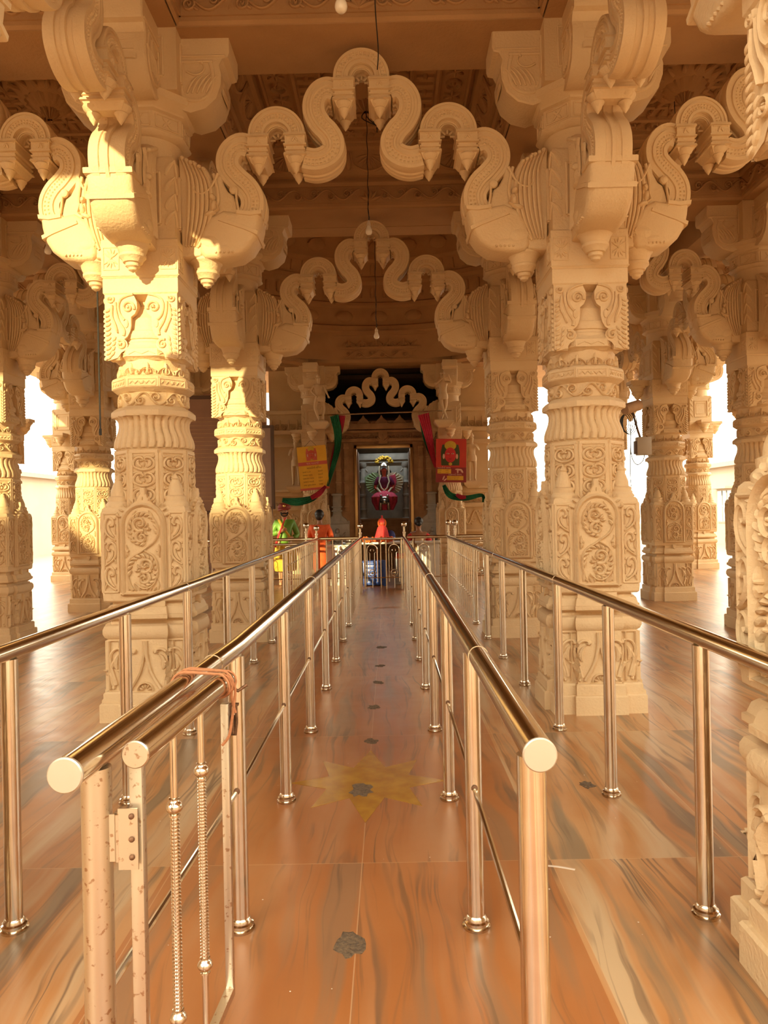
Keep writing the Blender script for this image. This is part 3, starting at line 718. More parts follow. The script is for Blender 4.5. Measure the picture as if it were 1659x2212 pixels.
NEARX, SIDEX, FARX = 1.61, 4.55, 7.5
Y1, Y2, Y3, Y4, Y5, Y6 = 2.40, 5.70, 9.0, 12.1, 15.1, 18.1
cols = [
 (1.66, 2.22, 'huge foreground column cut by the right edge, beside the outer railing'),
 (-1.70, 2.22, 'carved column just behind the left end of the outer left railing'),
 (-NEARX, Y2, 'carved cream column in front left, sunlit capital, behind the tied gate'),
 (NEARX, Y2, 'carved cream column in front right, whole from foot to capital, right of the lanes'),
 (-SIDEX, Y2, 'carved column off the left edge holding the near left arch'),
 (SIDEX, Y2, 'carved column off the right edge holding the near right arch'),
 (-NEARX, Y3, 'second carved column on the left of the lanes, yellow sun patch on its bands'),
 (NEARX, Y3, 'second carved column right of the lanes, half hidden by the front right column'),
 (-SIDEX, Y3, 'sunlit carved column cut by the left edge of the picture'),
 (SIDEX, Y3, 'carved column behind the huge right foreground column'),
 (FARX, Y3, 'outer right carved column beyond the foreground column'),
 (-FARX, Y3, 'outer left carved column past the left edge'),
 (-SIDEX, Y4, 'sunlit carved column between the left edge column and the front left column'),
 (SIDEX, Y4, 'golden carved column on the right with a floodlight beside it'),
 (-FARX, Y4, 'outermost left carved column beside the side courtyard'),
 (FARX, Y4, 'outermost right carved column, its capital showing at the right'),
 (-SIDEX, Y5, 'carved column of the dome octagon hidden behind the front left column'),
 (SIDEX, Y5, 'carved column of the dome octagon hidden behind the front right column'),
 (-FARX, Y5, 'narrow distant column behind the sunlit left edge column'),
 (FARX, Y5, 'sliver of a far column with sunlit edge beside the foreground column'),
 (-NEARX, Y6, 'shrine column left of the doorway behind the yellow poster'),
 (NEARX, Y6, 'shrine column right of the doorway behind the red poster'),
 (-SIDEX, Y6, 'distant column beside the dark notice boards'),
 (SIDEX, Y6, 'distant carved column at the right of the shrine'),
 (-FARX, Y6, 'slim far left column with pinkish shaded shaft and sunlit foot'),
 (FARX, Y6, 'slim far right column in pinkish shade in front of the white doors'),
]
for i, (x, y, lab) in enumerate(cols):
    o = column0 if i == 0 else copy_tree(column0)
    o.location = (x, y, 0); o['kind'] = 'thing'
    o.scale = (1.18, 1.1, 1) if i < 2 else (1, 1, 1)
    tag(o, 'peach ' + lab if not lab.startswith(('huge', 'carved', 'second')) else lab, 'column', 'carved temple columns')
for i in (20, 21):      # the shrine pair carry statues: no lotus bracket towards the hall
    pass
tor = [
 (0, Y2, 0, 1, 'large cream serpentine arch spanning the lanes between the two front columns'),
 (-3.075, Y2, 0, .915, 'serpentine arch at the upper left edge, left of the front left column'),
 (3.075, Y2, 0, .915, 'serpentine arch at the upper right, between front right column and foreground column'),
 (0, Y3, 0, 1, 'second serpentine arch over the lanes, seen smaller below the large one'),
 (-3.075, Y3, 0, .915, 'serpentine arch in shade left of the second left column'),
 (3.075, Y3, 0, .915, 'serpentine arch in shade right of the second right column'),
 (6.025, Y3, 0, .915, 'serpentine arch in the outer right bay behind the foreground column'),
 (0, Y6, 0, 1, 'small dim serpentine arch over the shrine doorway'),
 (-NEARX, (Y1 + Y2) / 2, 1, 1.03, 'serpentine arch coming towards the viewer from the front left column'),
 (NEARX, (Y1 + Y2) / 2, 1, 1.03, 'serpentine arch coming towards the viewer from the front right column'),
 (-NEARX, (Y2 + Y3) / 2, 1, 1.03, 'serpentine arch running back from the front left column'),
 (NEARX, (Y2 + Y3) / 2, 1, 1.03, 'serpentine arch running back from the front right column'),
 (-SIDEX, (Y2 + Y3) / 2, 1, 1.03, 'serpentine arch running back along the left outer row, nearest one'),
 (SIDEX, (Y2 + Y3) / 2, 1, 1.03, 'serpentine arch running back along the right outer row, nearest one'),
 (-SIDEX, (Y3 + Y4) / 2, 1, .96, 'serpentine arch between the left edge column and the sunlit one behind'),
 (SIDEX, (Y3 + Y4) / 2, 1, .96, 'serpentine arch leading to the golden lit right column'),
 (-SIDEX, (Y4 + Y5) / 2, 1, .93, 'serpentine arch under the left side of the dome'),
 (SIDEX, (Y4 + Y5) / 2, 1, .93, 'serpentine arch under the right side of the dome'),
 (-6.025, Y4, 0, .915, 'serpentine arch in the outer left bay, facing the viewer'),
 (6.025, Y4, 0, .915, 'serpentine arch right of the golden lit right column'),
 (-6.025, Y6, 0, .915, 'far serpentine arch at the back of the left aisle'),
 (6.025, Y6, 0, .915, 'far serpentine arch at the back of the right aisle'),
]
for i, (x, y, r, sc, lab) in enumerate(tor):
    o = torana0 if i == 0 else copy_tree(torana0)
    o.location = (x, y, 0); o.rotation_euler = (0, 0, PI / 2 * r); o.scale = (sc, 1, 1); tag(o, lab, 'arch', 'serpentine arches between the columns')

# ------------------------------------------------------------ floor, beams, ceilings, dome
struct(MB().box(-9.2, 9.2, -1.6, 25, -.12, 0), 'floor', 'floor')
g = MB().box(-70, 70, -60, 90, -.62, -.42); struct(g, 'ground', 'ground')
steps = MB()
for i in range(3): steps.box(-9.2 - .35 * (i + 1), 9.2 + .35 * (i + 1), -1.6 - .35 * (i + 1), 25.4, -.14 * (i + 2), -.14 * (i + 1) + .02)
struct(steps, 'trim_1', 'stone')
ZS = 4.94; ZC = 5.62; HB = .30
bxs = (-FARX, -SIDEX, -NEARX, NEARX, SIDEX, FARX)
n = 1
def beam(x0, x1, y0, y1, nm):
    b = MB(); b.box(x0, x1, y0, y1, ZS, ZC + .02); return b
bm_ = MB()
for y in (Y1, Y2, Y3): bm_.box(-FARX - HB, FARX + HB, y - HB, y + HB, ZS, ZC + .03)
for y in (Y4, Y5):
    for s in (-1, 1): bm_.box(s * 6.025 - 1.6, s * 6.025 + 1.6, y - HB + .002, y + HB - .002, ZS + .002, ZC + .03)
bm_.box(-FARX - HB, FARX + HB, Y6 - HB, Y6 + HB, ZS, ZC + .03)
for x in (-NEARX, NEARX): bm_.box(x - HB, x + HB, Y1, Y3, ZS + .004, ZC + .02)
for x in (-SIDEX, SIDEX, -FARX, FARX): bm_.box(x - HB, x + HB, Y1, Y6, ZS + .004, ZC + .02)
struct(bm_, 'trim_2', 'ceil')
# one carved ceiling bay, copied over the others
def make_bay():
    b = MB(); hx, hy = 1.30, 1.35
    def side(k, h_):          # frame on an inner beam face, facing the bay middle
        a = PI / 2 * k; ca, sa = math.cos(a), math.sin(a); d = hy if k % 2 == 0 else hx
        def fr(u, v, h):
            x, y = -u, (d - h); return (x * ca - y * sa, x * sa + y * ca, v)
        return fr, (hx if k % 2 == 0 else hy)
    for k in range(4):
        fr, L = side(k, 0)
        def strip(z0, z1, h0, h1):
            b.add([fr(-L, z0, h0), fr(L, z0, h0), fr(L, z1, h1), fr(-L, z1, h1)], [(0, 1, 2, 3)])
        lev = [(4.95, 0), (4.97, .02), (5.0, .02), (5.0, .035), (5.18, .035), (5.18, .06), (5.215, .075), (5.235, .075), (5.24, .055), (5.275, .055), (5.28, .10), (5.30, .105), (5.52, .20), (5.545, .24), (5.60, .26), (5.63, .26)]
        for (z0, h0), (z1, h1) in zip(lev, lev[1:]): strip(z0, z1, h0, h1)
        g = lambda u, v, h, f=fr: f(u, v, h + .035)
        scroll_band(b, g, -L + .05, -.12, 5.02, 5.16, .022, 6); scroll_band(b, g, .12, L - .05, 5.02, 5.16, .022, 6)
        for a in (20, 55, 90, 125, 160): leaf(b, g, 0, 5.02, R(a), .13, .022, .03, 0, 5)
        # leaning frieze of lotus fans
        g2 = lambda u, v, h, f=fr: f(u, 5.30 + v, .105 + v * .42 + h)
        nf = 5; cw = 2 * (L - .12) / nf
        for i in range(nf):
            cu = -L + .12 + (i + .5) * cw
            b.ridge(spline([(cu - cw * .44, .20), (cu - cw * .36, .08), (cu, .02), (cu + cw * .36, .08), (cu + cw * .44, .20)], 4), .012, .02, g2)
            for q in range(9):
                a = R(10 + 20 * q); leaf(b, g2, cu + math.cos(a) * cw * .06, .20 - .02 - math.sin(a) * .05, -a, cw * .26 if abs(q - 4) > 1 else .11, .010, .018, 0, 5)
            leaf(b, g2, cu + cw * .5, .03, R(90), .18, .03, .02, 0, 5)
        # ceiling strips parallel to this side
        top = lambda u, v, h, f=fr: f(u, ZC - .02 - h, v)      # v = distance in from the beam face
        for d_, w_ in ((.30, .022), (.60, .03), (.86, .022)): b.ridge([(-L + d_, d_), (L - d_, d_)], w_, .05, top)
        nn = 7; cw = 2 * (L - .62) / nn
        for i in range(nn):
            cu = -L + .62 + (i + .5) * cw
            if i % 2: 
                b.ridge(circle(cw * .34, 12, (cu, .45)), .011, .035, top); b.blob(cu, .45, .025, .025, .03, top)
            else:
                for a in (0, 60, 120, 180, 240, 300): leaf(b, top, cu, .45, R(a), cw * .45, .016, .03, 0, 5)
        for i in range(9):
            cu = (-L + .75) + (i + .5) * 2 * (L - .75) / 9
            b.ridge([(cu, .65), (cu, .81)], .018, .035, top)
            if i % 2: b.blob(cu, .73, .035, .03, .045, top)
    top = lambda u, v, h: (u, v, ZC - .02 - h)
    for sx in (-1, 1):
        for sy in (-1, 1):
            b.ridge([(sx * .3, sy * .3), (sx * (hx - .28), sy * (hy - .28))], .035, .06, top)
            for q in range(5): b.blob(sx * (.42 + q * .12), sy * (.42 + q * .13), .03, .03, .08, top)
    b.lathe([(ZC, .45), (ZC - .05, .44), (ZC - .08, .40), (ZC - .07, .36), (ZC - .12, .30), (ZC - .14, .24), (ZC - .12, .22), (ZC - .19, .14), (ZC - .20, .09), (ZC - .26, .05), (ZC - .29, .01)], 40, mod=lambda t, z: .015 * math.cos(16 * t) if z < ZC - .04 else 0)
    for q in range(16):
        a = 2 * PI * q / 16; leaf(b, lambda u, v, h: (u, v, ZC - .1 - h), .22 * math.cos(a), .22 * math.sin(a), a, .20, .03, .035, 0, 6)
    b.box(-hx - .02, hx + .02, -hy - .02, hy + .02, ZC - .02, ZC + .03)
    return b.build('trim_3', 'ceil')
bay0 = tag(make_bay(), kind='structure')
bays = []
for (ya, yb) in ((Y1, Y2), (Y2, Y3)):
    for xc, wx in ((0, 2.6), (-3.075, 2.35), (3.075, 2.35), (-6.025, 2.35), (6.025, 2.35)): bays.append((xc, (ya + yb) / 2, wx, yb - ya - .6))
for (ya, yb) in ((Y3, Y4), (Y4, Y5), (Y5, Y6)):
    for xc in (-6.025, 6.025): bays.append((xc, (ya + yb) / 2, 2.35, yb - ya - .6))
for i, (x, y, wx, wy) in enumerate(bays):
    o = bay0 if i == 0 else bay0.copy()
    if i: COL.objects.link(o); o.name = 'trim_%d' % (3 + i)
    o.location = (x, y, 0); o.scale = (wx / 2.6, wy / 2.7, 1)
# roof slab with the opening of the dome
DC = (0, (Y3 + Y6) / 2); DR = 4.20
rf = MB(); Z0, Z1 = ZC + .02, ZC + .30
rf.box(-8.4, 8.4, -.6, DC[1] - 4.3, Z0, Z1); rf.box(-8.4, 8.4, DC[1] + 4.3, 26, Z0, Z1)  # front part carried forward overhead, out of view, to cut sky light
rf.box(-8.4, -4.3, DC[1] - 4.3, DC[1] + 4.3, Z0, Z1); rf.box(4.3, 8.4, DC[1] - 4.3, DC[1] + 4.3, Z0, Z1)
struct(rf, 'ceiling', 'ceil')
# sloping stone eaves round the roof
ev = MB()
for s in (-1, 1):
    ev.add([(s * 8.4, -.6, 5.62), (s * 8.4, 26, 5.62), (s * 9.2, 26, 5.25), (s * 9.2, -.6, 5.25), (s * 8.4, -.6, 5.72), (s * 8.4, 26, 5.72), (s * 9.2, 26, 5.32), (s * 9.2, -.6, 5.32)], [(0, 1, 2, 3), (4, 5, 6, 7), (0, 1, 5, 4), (2, 3, 7, 6), (1, 2, 6, 5), (3, 0, 4, 7)])
struct(ev, 'trim_40', 'stone')
# dome: drum with square-to-round corners and stepped rings
dm = MB(); nseg = 96
prof = [(4.10, 5.0), (4.10, 5.62), (4.02, 5.66), (4.02, 5.78), (4.08, 5.82), (4.08, 6.20), (3.96, 6.24), (3.96, 6.30), (4.0, 6.33), (3.95, 6.70), (3.80, 6.74), (3.80, 6.84), (3.84, 6.86), (3.74, 7.15), (3.60, 7.19), (3.60, 7.27), (3.46, 7.60), (3.30, 7.66), (3.28, 7.74), (3.0, 8.1), (2.8, 8.16), (2.76, 8.26), (2.3, 8.6), (2.1, 8.64), (1.4, 9.0), (1.2, 9.0), (.5, 9.2), (.02, 9.25)]
rs = [[(DC[0] + r * math.cos(2 * PI * j / nseg), DC[1] + r * math.sin(2 * PI * j / nseg), z) for j in range(nseg)] for r, z in prof]
dm.rings(rs, cap=False)
def ring_fr(r0, z0, r1, z1):
    def fr(u, v, h):
        rr = r0 + (r1 - r0) * v - h; return (DC[0] + rr * math.cos(u), DC[1] + rr * math.sin(u), z0 + (z1 - z0) * v)
    return fr
f1 = ring_fr(4.0, 6.33, 3.95, 6.70)
for j in range(90): dm.ridge([(2 * PI * j / 90, .25), (2 * PI * j / 90, .8)], .010, .05, f1, -.01)
f2 = ring_fr(3.84, 6.86, 3.74, 7.15)
for j in range(90): dm.ridge([(2 * PI * j / 90, .15), (2 * PI * j / 90, .85)], .012, .04, f2, -.01)
for j in range(32):
    u = 2 * PI * j / 32
    dm.blob(u, .5, .05, .4, .06, ring_fr(4.08, 5.84, 4.08, 6.18))
    dm.blob(u, .5, .06, .4, .08, ring_fr(3.60, 7.27, 3.46, 7.60))
# shell above, so the dome has a thickness, and the four corner plates of the drum
dm.rings([[(DC[0] + (r + .18) * math.cos(2 * PI * j / nseg), DC[1] + (r + .18) * math.sin(2 * PI * j / nseg), z + .12) for j in range(nseg)] for r, z in [(4.2, 5.7), (4.1, 6.6), (3.8, 7.4), (3.2, 8.2), (2.3, 8.8), (1.2, 9.2), (.02, 9.5)]], cap=False)
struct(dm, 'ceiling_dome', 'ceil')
ct = MB()
for k in range(8):           # carved friezes on the eight sides of the drum
    a = PI / 4 * k; d = 4.05
    L = 1.68
    def fr(u, v, h, a=a):
        x, y = -u, d - h; return (DC[0] + x * math.cos(a) - y * math.sin(a), DC[1] + x * math.sin(a) + y * math.cos(a), v)
    for z0, z1, h in ((4.94, 5.02, .05), (5.24, 5.30, .07), (5.56, 5.66, .1)):
        ct.rings([[fr(-L, z0, -.25), fr(L, z0, -.25), fr(L, z0, h), fr(-L, z0, h)], [fr(-L, z1, -.25), fr(L, z1, -.25), fr(L, z1, h), fr(-L, z1, h)]])
    ct.rings([[fr(-L, 4.935, -.25), fr(L, 4.935, -.25), fr(L, 4.935, .02), fr(-L, 4.935, .02)], [fr(-L, 5.66, -.25), fr(L, 5.66, -.25), fr(L, 5.66, .02), fr(-L, 5.66, .02)]])
    g = lambda u, v, h, f=fr: f(u, v, h + .02)
    scroll_band(ct, g, -L + .1, L - .1, 5.05, 5.22, .025, 12); leaf_band(ct, g, -L + .1, L - .1, 5.32, 5.53, .03, 20)
    for i in range(3):       # drum corners, closing square to circle
        pass
cr_ = MB()
for sx in (-1, 1):
    for sy in (-1, 1):
        pts = [(sx * 4.3, sy * 4.3), (sx * 4.3, 0)] + [(sx * 4.1 * math.cos(R(a)), sy * 4.1 * math.sin(R(a))) for a in range(0, 91, 6)] + [(0, sy * 4.3)]
        if sx * sy < 0: pts.reverse()
        pts = [(x + DC[0], y + DC[1]) for x, y in pts]
        cr_.rings([[(x, y, ZC) for x, y in pts], [(x, y, ZC + .1) for x, y in pts]])
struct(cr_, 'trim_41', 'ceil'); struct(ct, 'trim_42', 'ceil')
# ------------------------------------------------------------ what stands round the hall
def house(name, label, x0, x1, y0, y1, h, m='wall', openings=(), axis='x', side=1):
    """plain rendered house; openings = (along, width, z0, z1, kind) on the face that looks at the hall"""
    root = thing(name, label, 'building')
    b = MB(); b.box(x0, x1, y0, y1, -.42, h); b.build('wall', m, root)
    b = MB(); b.box(x0 - .35, x1 + .35, y0 - .35, y1 + .35, h, h + .22); b.build('roof_slab', 'pinkwall', root)
    for (p, w, z0, z1, kind) in openings:
        fx = x0 if side > 0 else x1; s = -side
        b = MB(); f = MB(); d = MB()
        def bx(mb, a0, a1, z0, z1, t0, t1):
            if axis == 'x': mb.box(min(fx + s * t0, fx + s * t1), max(fx + s * t0, fx + s * t1), a0, a1, z0, z1)
            else: mb.box(a0, a1, min(side_y + t0, side_y + t1), max(side_y + t0, side_y + t1), z0, z1)
        bx(f, p - w / 2 - .08, p + w / 2 + .08, z0 - .06, z1 + .10, .0, .05)
        bx(f, p - w / 2 - .25, p + w / 2 + .25, z1 + .10, z1 + .20, .0, .45)
        fo = f.build('door_frame' if kind == 'door' else 'window_frame', 'wall', root)
        if kind == 'door':
            for k in (0, 1):
                a0 = p - w / 2 + k * w / 2; bx(b, a0 + .01, a0 + w / 2 - .01, z0, z1, .05, .08)
                for q in range(3): bx(b, a0 + .12, a0 + w / 2 - .12, z0 + .15 + q * (z1 - z0 - .2) / 3, z0 + (q + 1) * (z1 - z0 - .2) / 3, .08, .095)
            b.build('door_leaf', 'door', root, bevel=.01)
        else:
            bx(b, p - w / 2, p + w / 2, z0, z1, .05, .06); b.build('pane', 'glassdark', fo)
            for q in range(1, 3): bx(d, p - w / 2 + q * w / 3 - .02, p - w / 2 + q * w / 3 + .02, z0, z1, .06, .09)
            bx(d, p - w / 2, p + w / 2, (z0 + z1) / 2 - .02, (z0 + z1) / 2 + .02, .06, .09); d.build('mullion', 'door', fo)
    return root
house('rest_house', 'pale plastered building with white panelled doors seen past the right columns', 16.5, 24, 10, 46, 3.35, 'wall', [(14, 1.2, .9, 2.2, 'window'), (19, 1.3, -.2, 2.1, 'door'), (23, 1.3, -.2, 2.1, 'door'), (27.5, 1.5, .7, 2.2, 'window'), (32, 1.5, -.2, 2.1, 'door'), (37, 1.5, .7, 2.2, 'window')], 'x', 1)
house('rest_house', 'pale plastered building with flat roof seen past the left columns', -25, -18.0, 14, 46, 3.6, 'wall', [(22, 1.4, .9, 2.2, 'window'), (30, 1.4, -.2, 2.1, 'door')], 'x', -1)
# unseen blocks added behind and beside the viewer to cut sun and side light
house('sun_block_low', 'long unseen block added behind the viewer to cut the low sun', -40, -10.75, -34, -26, 10.6, 'wall')
house('sun_block_tall', 'taller unseen block added behind the viewer to keep sun off the right columns', -9.9, 30, -34, -26, 14.5, 'wall')
house('side_light_block', 'unseen block added on the left to cut side light', -34, -10.6, -17, 8, 6.0, 'wall')
house('side_light_block', 'unseen block added on the right to cut side light', 14.5, 34, -22, 6, 7.5, 'wall')
tree = thing('courtyard_tree', 'green leafy tree beyond the left edge columns', 'tree', (-13.2, 21.5, -.4))
b = MB(); b.tube([(0, 0, 0), (.05, .1, 1.2), (-.1, 0, 2.2), (0, .1, 3.0)], [.16, .12, .09, .04], 9); b.tube([(-.05, 0, 1.8), (.6, .2, 2.6)], [.06, .02], 7); b.tube([(-.05, 0, 1.9), (-.6, -.2, 2.7)], [.06, .02], 7)
b.build('trunk', 'board', tree)
b = MB(); rnd = random.Random(3)
for i in range(900):
    a, e, r = rnd.uniform(0, 2 * PI), rnd.uniform(-1, 1), rnd.uniform(.5, 1) ** .5
    c = Vector((1.25 * r * math.cos(a) * math.sqrt(1 - e * e), 1.25 * r * math.sin(a) * math.sqrt(1 - e * e), 2.9 + 1.15 * r * e))
    u = Vector((rnd.uniform(-1, 1), rnd.uniform(-1, 1), rnd.uniform(-1, 1))).normalized(); w = u.orthogonal().normalized() * .05
    b.add([c - u * .12, c + w, c + u * .12, c - w], [(0, 1, 2, 3)])
tag(b.build('foliage', 'leaf', tree), kind=None)

# ------------------------------------------------------------ railings
RZ = .987; RR = .0315
def post_mb(x, y, top=RZ - .028, r=.0295, z0=0, flange=True):
    b = MB(); b.lathe([(z0, r), (top, r)], 20, (x, y)); return b
def flange_mb(x, y, z=0, r=.0295):
    return MB().lathe([(z, r + .016), (z + .010, r + .019), (z + .013, r + .012), (z + .018, r + .013), (z + .026, r + .014), (z + .030, r + .007), (z + .040, r + .006), (z + .046, r + .001)], 22, (x, y))
def rail_cap(a, r):
    """disc welded on the open end of a pipe; a = (x, y, z), pipe runs to +Y"""
    b = MB(); rs = []
    for y, q in ((.004, r + .0012), (-.002, r + .0015), (-.0045, r - .001), (-.005, 0.001)):
        rs.append([(a[0] + q * math.cos(t), a[1] + y, a[2] + q * math.sin(t)) for t in [2 * PI * j / 28 for j in range(28)]])
    b.rings(rs); return b
def railing(label, line, posts, balus=(), rod=None, name='lane_railing', capped=True, endballs=()):
    root = thing(name, label, 'railing', (line[0][0], line[0][1], 0), 0, 'steel queue railings')
    ox, oy = line[0][0], line[0][1]
    L = [(x - ox, y - oy, z) for x, y, z in line]
    def at(y):
        for a, c in zip(L, L[1:]):
            if a[1] <= y <= c[1] + 1e-6: return a[0] + (c[0] - a[0]) * (y - a[1]) / (c[1] - a[1])
        return L[-1][0] if y > L[-1][1] else L[0][0]
    hr = MB().tube(L, RR, 24).build('handrail', 'steel', root)
    if capped: rail_cap(L[0], RR).build('end_cap', 'cap', hr)
    for y in line[1:-1]: pass
    for k in range(3):       # the sleeves where pipe lengths join
        yj = L[0][1] + 1.0 + k * 2.9
        if yj < L[-1][1] - .5: MB().tube([(at(yj - .012), yj - .012, RZ), (at(yj + .012), yj + .012, RZ)], RR + .0015, 24).build('pipe_joint', 'steel', hr)
    for y in posts:
        x = at(y - oy); raised = (y - oy) < -99
        o = post_mb(x, y - oy).build('post', 'rust' if line[0][0] == -.455 and y == 1.50 else 'steel', root); o.name = 'post'
        flange_mb(x, y - oy).build('base_flange', 'steel', o)
    if rod:
        pts = []
        for a, c in zip(rod, rod[1:]):
            MB().tube([(at(a - oy) + rod_dx, a - oy, .492), (at(c - oy) + rod_dx, c - oy, .492)], .0085, 8).build('middle_rod', 'steel', root)
        kb = MB()
        for a in rod[1:]: MB().ball((at(a - oy) + rod_dx, a - oy - .030, .495), .0115, 10, 8).build('rod_knob', 'darkrust', root)
    for y in balus:
        x = at(y - oy); b = MB()
        b.tube([(x, y - oy, 0), (x, y - oy, RZ - .02)], .009, 8)
        for z in (.30, .78): b.ball((x, y - oy, z), .014, 8, 6)
        b.build('baluster', 'steel', root)
    for x, y, zt in endballs:
        b = MB().lathe([(0, .024), (1.06, .024), (1.065, .032), (1.09, .032), (1.095, .018), (zt - .07, .018)], 14, (x - ox, y - oy)); o = b.build('ball_post', 'steel', root)
        MB().ball((x - ox, y - oy, zt - .03), .052, 18, 12).build('ball_finial', 'steel', o)
    return root
rod_dx = 0.03
YE = 14.2
fr_ = lambda a, b, s: [a + s * i for i in range(int((b - a) / s) + 1)]
far_b = fr_(10.0, 14.0, .26)
rod_dx = .0
railing('inner left lane railing with rope, its nearest capped pipe end low in the left foreground', [(-.455, 1.37, RZ), (-.407, 2.66, RZ), (-.407, YE, RZ)], [1.50, 2.66, 3.84, 5.05, 6.27, 7.44, 8.60, 9.78], [10.05 + .26 * i for i in range(16)], [1.50, 2.66, 3.84, 5.05, 6.27, 7.44, 8.6, 9.78], endballs=((-.407, YE + .02, 1.24),))
railing('inner right lane railing ending in the large round cap right of centre foreground', [(.416, 1.437, RZ), (.416, YE, RZ)], [1.53, 2.65, 3.83, 5.03, 6.24, 7.44, 8.60, 9.78], [10.05 + .26 * i for i in range(16)], [1.53, 2.65, 3.83, 5.03, 6.24, 7.44, 8.6, 9.78], endballs=((.416, YE + .02, 1.26),))
railing('outer left railing running off the left edge of the picture', [(-1.215, 1.1, RZ), (-1.215, YE, RZ)], [1.50, 2.68, 3.86, 5.05, 6.27, 7.44, 8.60, 9.78], far_b, endballs=((-1.215, YE - .1, 1.22),))
railing('outer right railing running off the right edge past the huge column', [(1.235, 1.1, RZ), (1.235, YE, RZ)], [1.53, 2.70, 3.84, 5.0, 6.29, 7.45, 8.60, 9.78], far_b, endballs=((1.235, YE - .1, 1.28),))
# raised collar of the outer right post next to the foreground column: its foot is a bare socket
# cross fence at the head of the lanes
def arch_panel(mb, cx, y, z0, z1, w=.19):
    r = w / 2; n = 10
    mb.tube([(cx - r, y, z0), (cx - r, y, z1 - r)] + [(cx - r * math.cos(PI * i / n), y, z1 - r + r * math.sin(PI * i / n)) for i in range(1, n)] + [(cx + r, y, z1 - r), (cx + r, y, z0)], .008, 6)
    mb.tube([(cx + .062 * math.cos(2 * PI * i / 16), y, .33 + .062 * math.sin(2 * PI * i / 16)) for i in range(16)], .008, 6, closed=True)
    mb.ball((cx, y, .33), .026, 8, 6); mb.tube([(cx - r, y, .33), (cx + r, y, .33)], .006, 5)
    mb.tube([(cx, y, z1), (cx, y, .95)], .007, 5); mb.tube([(cx, y, .27), (cx, y, .05)], .007, 5)
    mb.tube([(cx - .045, y, .39), (cx - .045, y, .70), (cx - .075, y, .73)], .006, 5); mb.tube([(cx + .045, y, .39), (cx + .045, y, .70), (cx + .075, y, .73)], .006, 5)
    mb.tube([(cx + .032 * math.cos(R(a)), y, .75 + .032 * math.sin(R(a))) for a in range(-20, 201, 20)], .006, 5)
def cross_fence(label, x0, x1, y, arches, bars, double=True, balls=()):
    root = thing('cross_fence', label, 'fence', ((x0 + x1) / 2, y, 0), 0, 'cross fences at the head of the lanes'); c = (x0 + x1) / 2
    MB().tube([(x0 - c, 0, RZ), (x1 - c, 0, RZ)], .028, 16).build('top_rail', 'steel', root)
    if double: MB().tube([(x0 - c, -.06, RZ - .09), (x1 - c, -.06, RZ - .09)], .022, 14).build('second_rail', 'steel', root)
    MB().tube([(x0 - c, 0, .24), (x1 - c, 0, .24)], .010, 8).build('low_rail', 'steel', root)
    for a in arches:
        b = MB(); arch_panel(b, a - c, 0, .16, .86); b.build('arch_panel', 'steel', root)
    for q in bars:
        b = MB().tube([(q - c, 0, .02), (q - c, 0, RZ)], .010, 8); b.build('bar', 'steel', root)
    for q in balls:
        o = MB().lathe([(0, .026), (1.10, .026), (1.105, .034), (1.13, .034), (1.135, .02), (1.19, .02)], 14, (q - c, 0)).build('ball_post', 'steel', root)
        MB().ball((q - c, 0, 1.24), .055, 18, 12).build('ball_finial', 'steel', o)
    return root
cross_fence('stretch of steel fence from the outer left railing out past the painted guard', -3.6, -1.25, 14.24, (-1.75, -2.6), (-1.45, -2.05, -2.2, -2.35, -2.95, -3.2, -3.4), True, (-1.42,))
cross_fence('stretch of steel fence in front of the person in orange', -1.18, -.45, 14.26, (-.75,), (-1.05, -.93, -.56), False)
cross_fence('stretch of steel fence in front of the person in red', .47, 1.2, 14.26, (.78,), (.58, .98, 1.1), False)
cross_fence('stretch of steel fence from the outer right railing to the right columns', 1.26, 3.6, 14.24, (1.85, 2.7), (1.5, 2.1, 2.3, 2.45, 3.0, 3.2), True, (1.37,))
# closed gate across the middle lane
g = thing('lane_gate', 'closed steel gate with two ringed arches across the far end of the middle lane', 'gate', (0, 14.22, 0))
MB().tube([(-.36, 0, RZ - .02), (.38, 0, RZ - .02)], .022, 14).build('top_rail', 'steel', g)
MB().tube([(-.36, 0, .24), (.38, 0, .24)], .010, 8).build('low_rail', 'steel', g)
for q in (-.19, .22):
    b = MB(); arch_panel(b, q, 0, .16, .86); b.build('arch_panel', 'steel', g)
for q in (-.33, -.03, .07, .36): MB().tube([(q, 0, .02), (q, 0, RZ - .02)], .010 if abs(q) < .3 else .018, 8).build('bar', 'steel', g)

# the gate of the left lane, folded back and tied to the railing
g = thing('folded_gate', 'open steel gate with ball and ribbed rods, folded against the left lane railing', 'gate', (-.371, 1.50, 0))
def gp(t): return (t * .039, t * .67)       # t: 0 at the hinge, 1 at the latch
gz = RZ - .005
hr = MB().tube([(0, 0, gz), (*gp(1), gz)], .0262, 24).build('top_rail', 'steel', g); rail_cap((0, 0, gz), .0262).build('end_cap', 'rust', hr)
def sqbar(x, y, z0, z1, w, d): return MB().box(x - w / 2, x + w / 2, y - d / 2, y + d / 2, z0, z1)
sqbar(-.004, .02, .10, gz - .02, .026, .026).build('hinge_stile', 'rust', g, bevel=.002)
x1_, y1_ = gp(.955); sqbar(x1_, y1_, .10, gz - .06, .022, .022).build('latch_stile', 'rust', g, bevel=.002)
b = MB(); a0, a1 = gp(.02), gp(.96); b.rings([[(a0[0] - .011, a0[1], z) for z in ()]]) if False else None
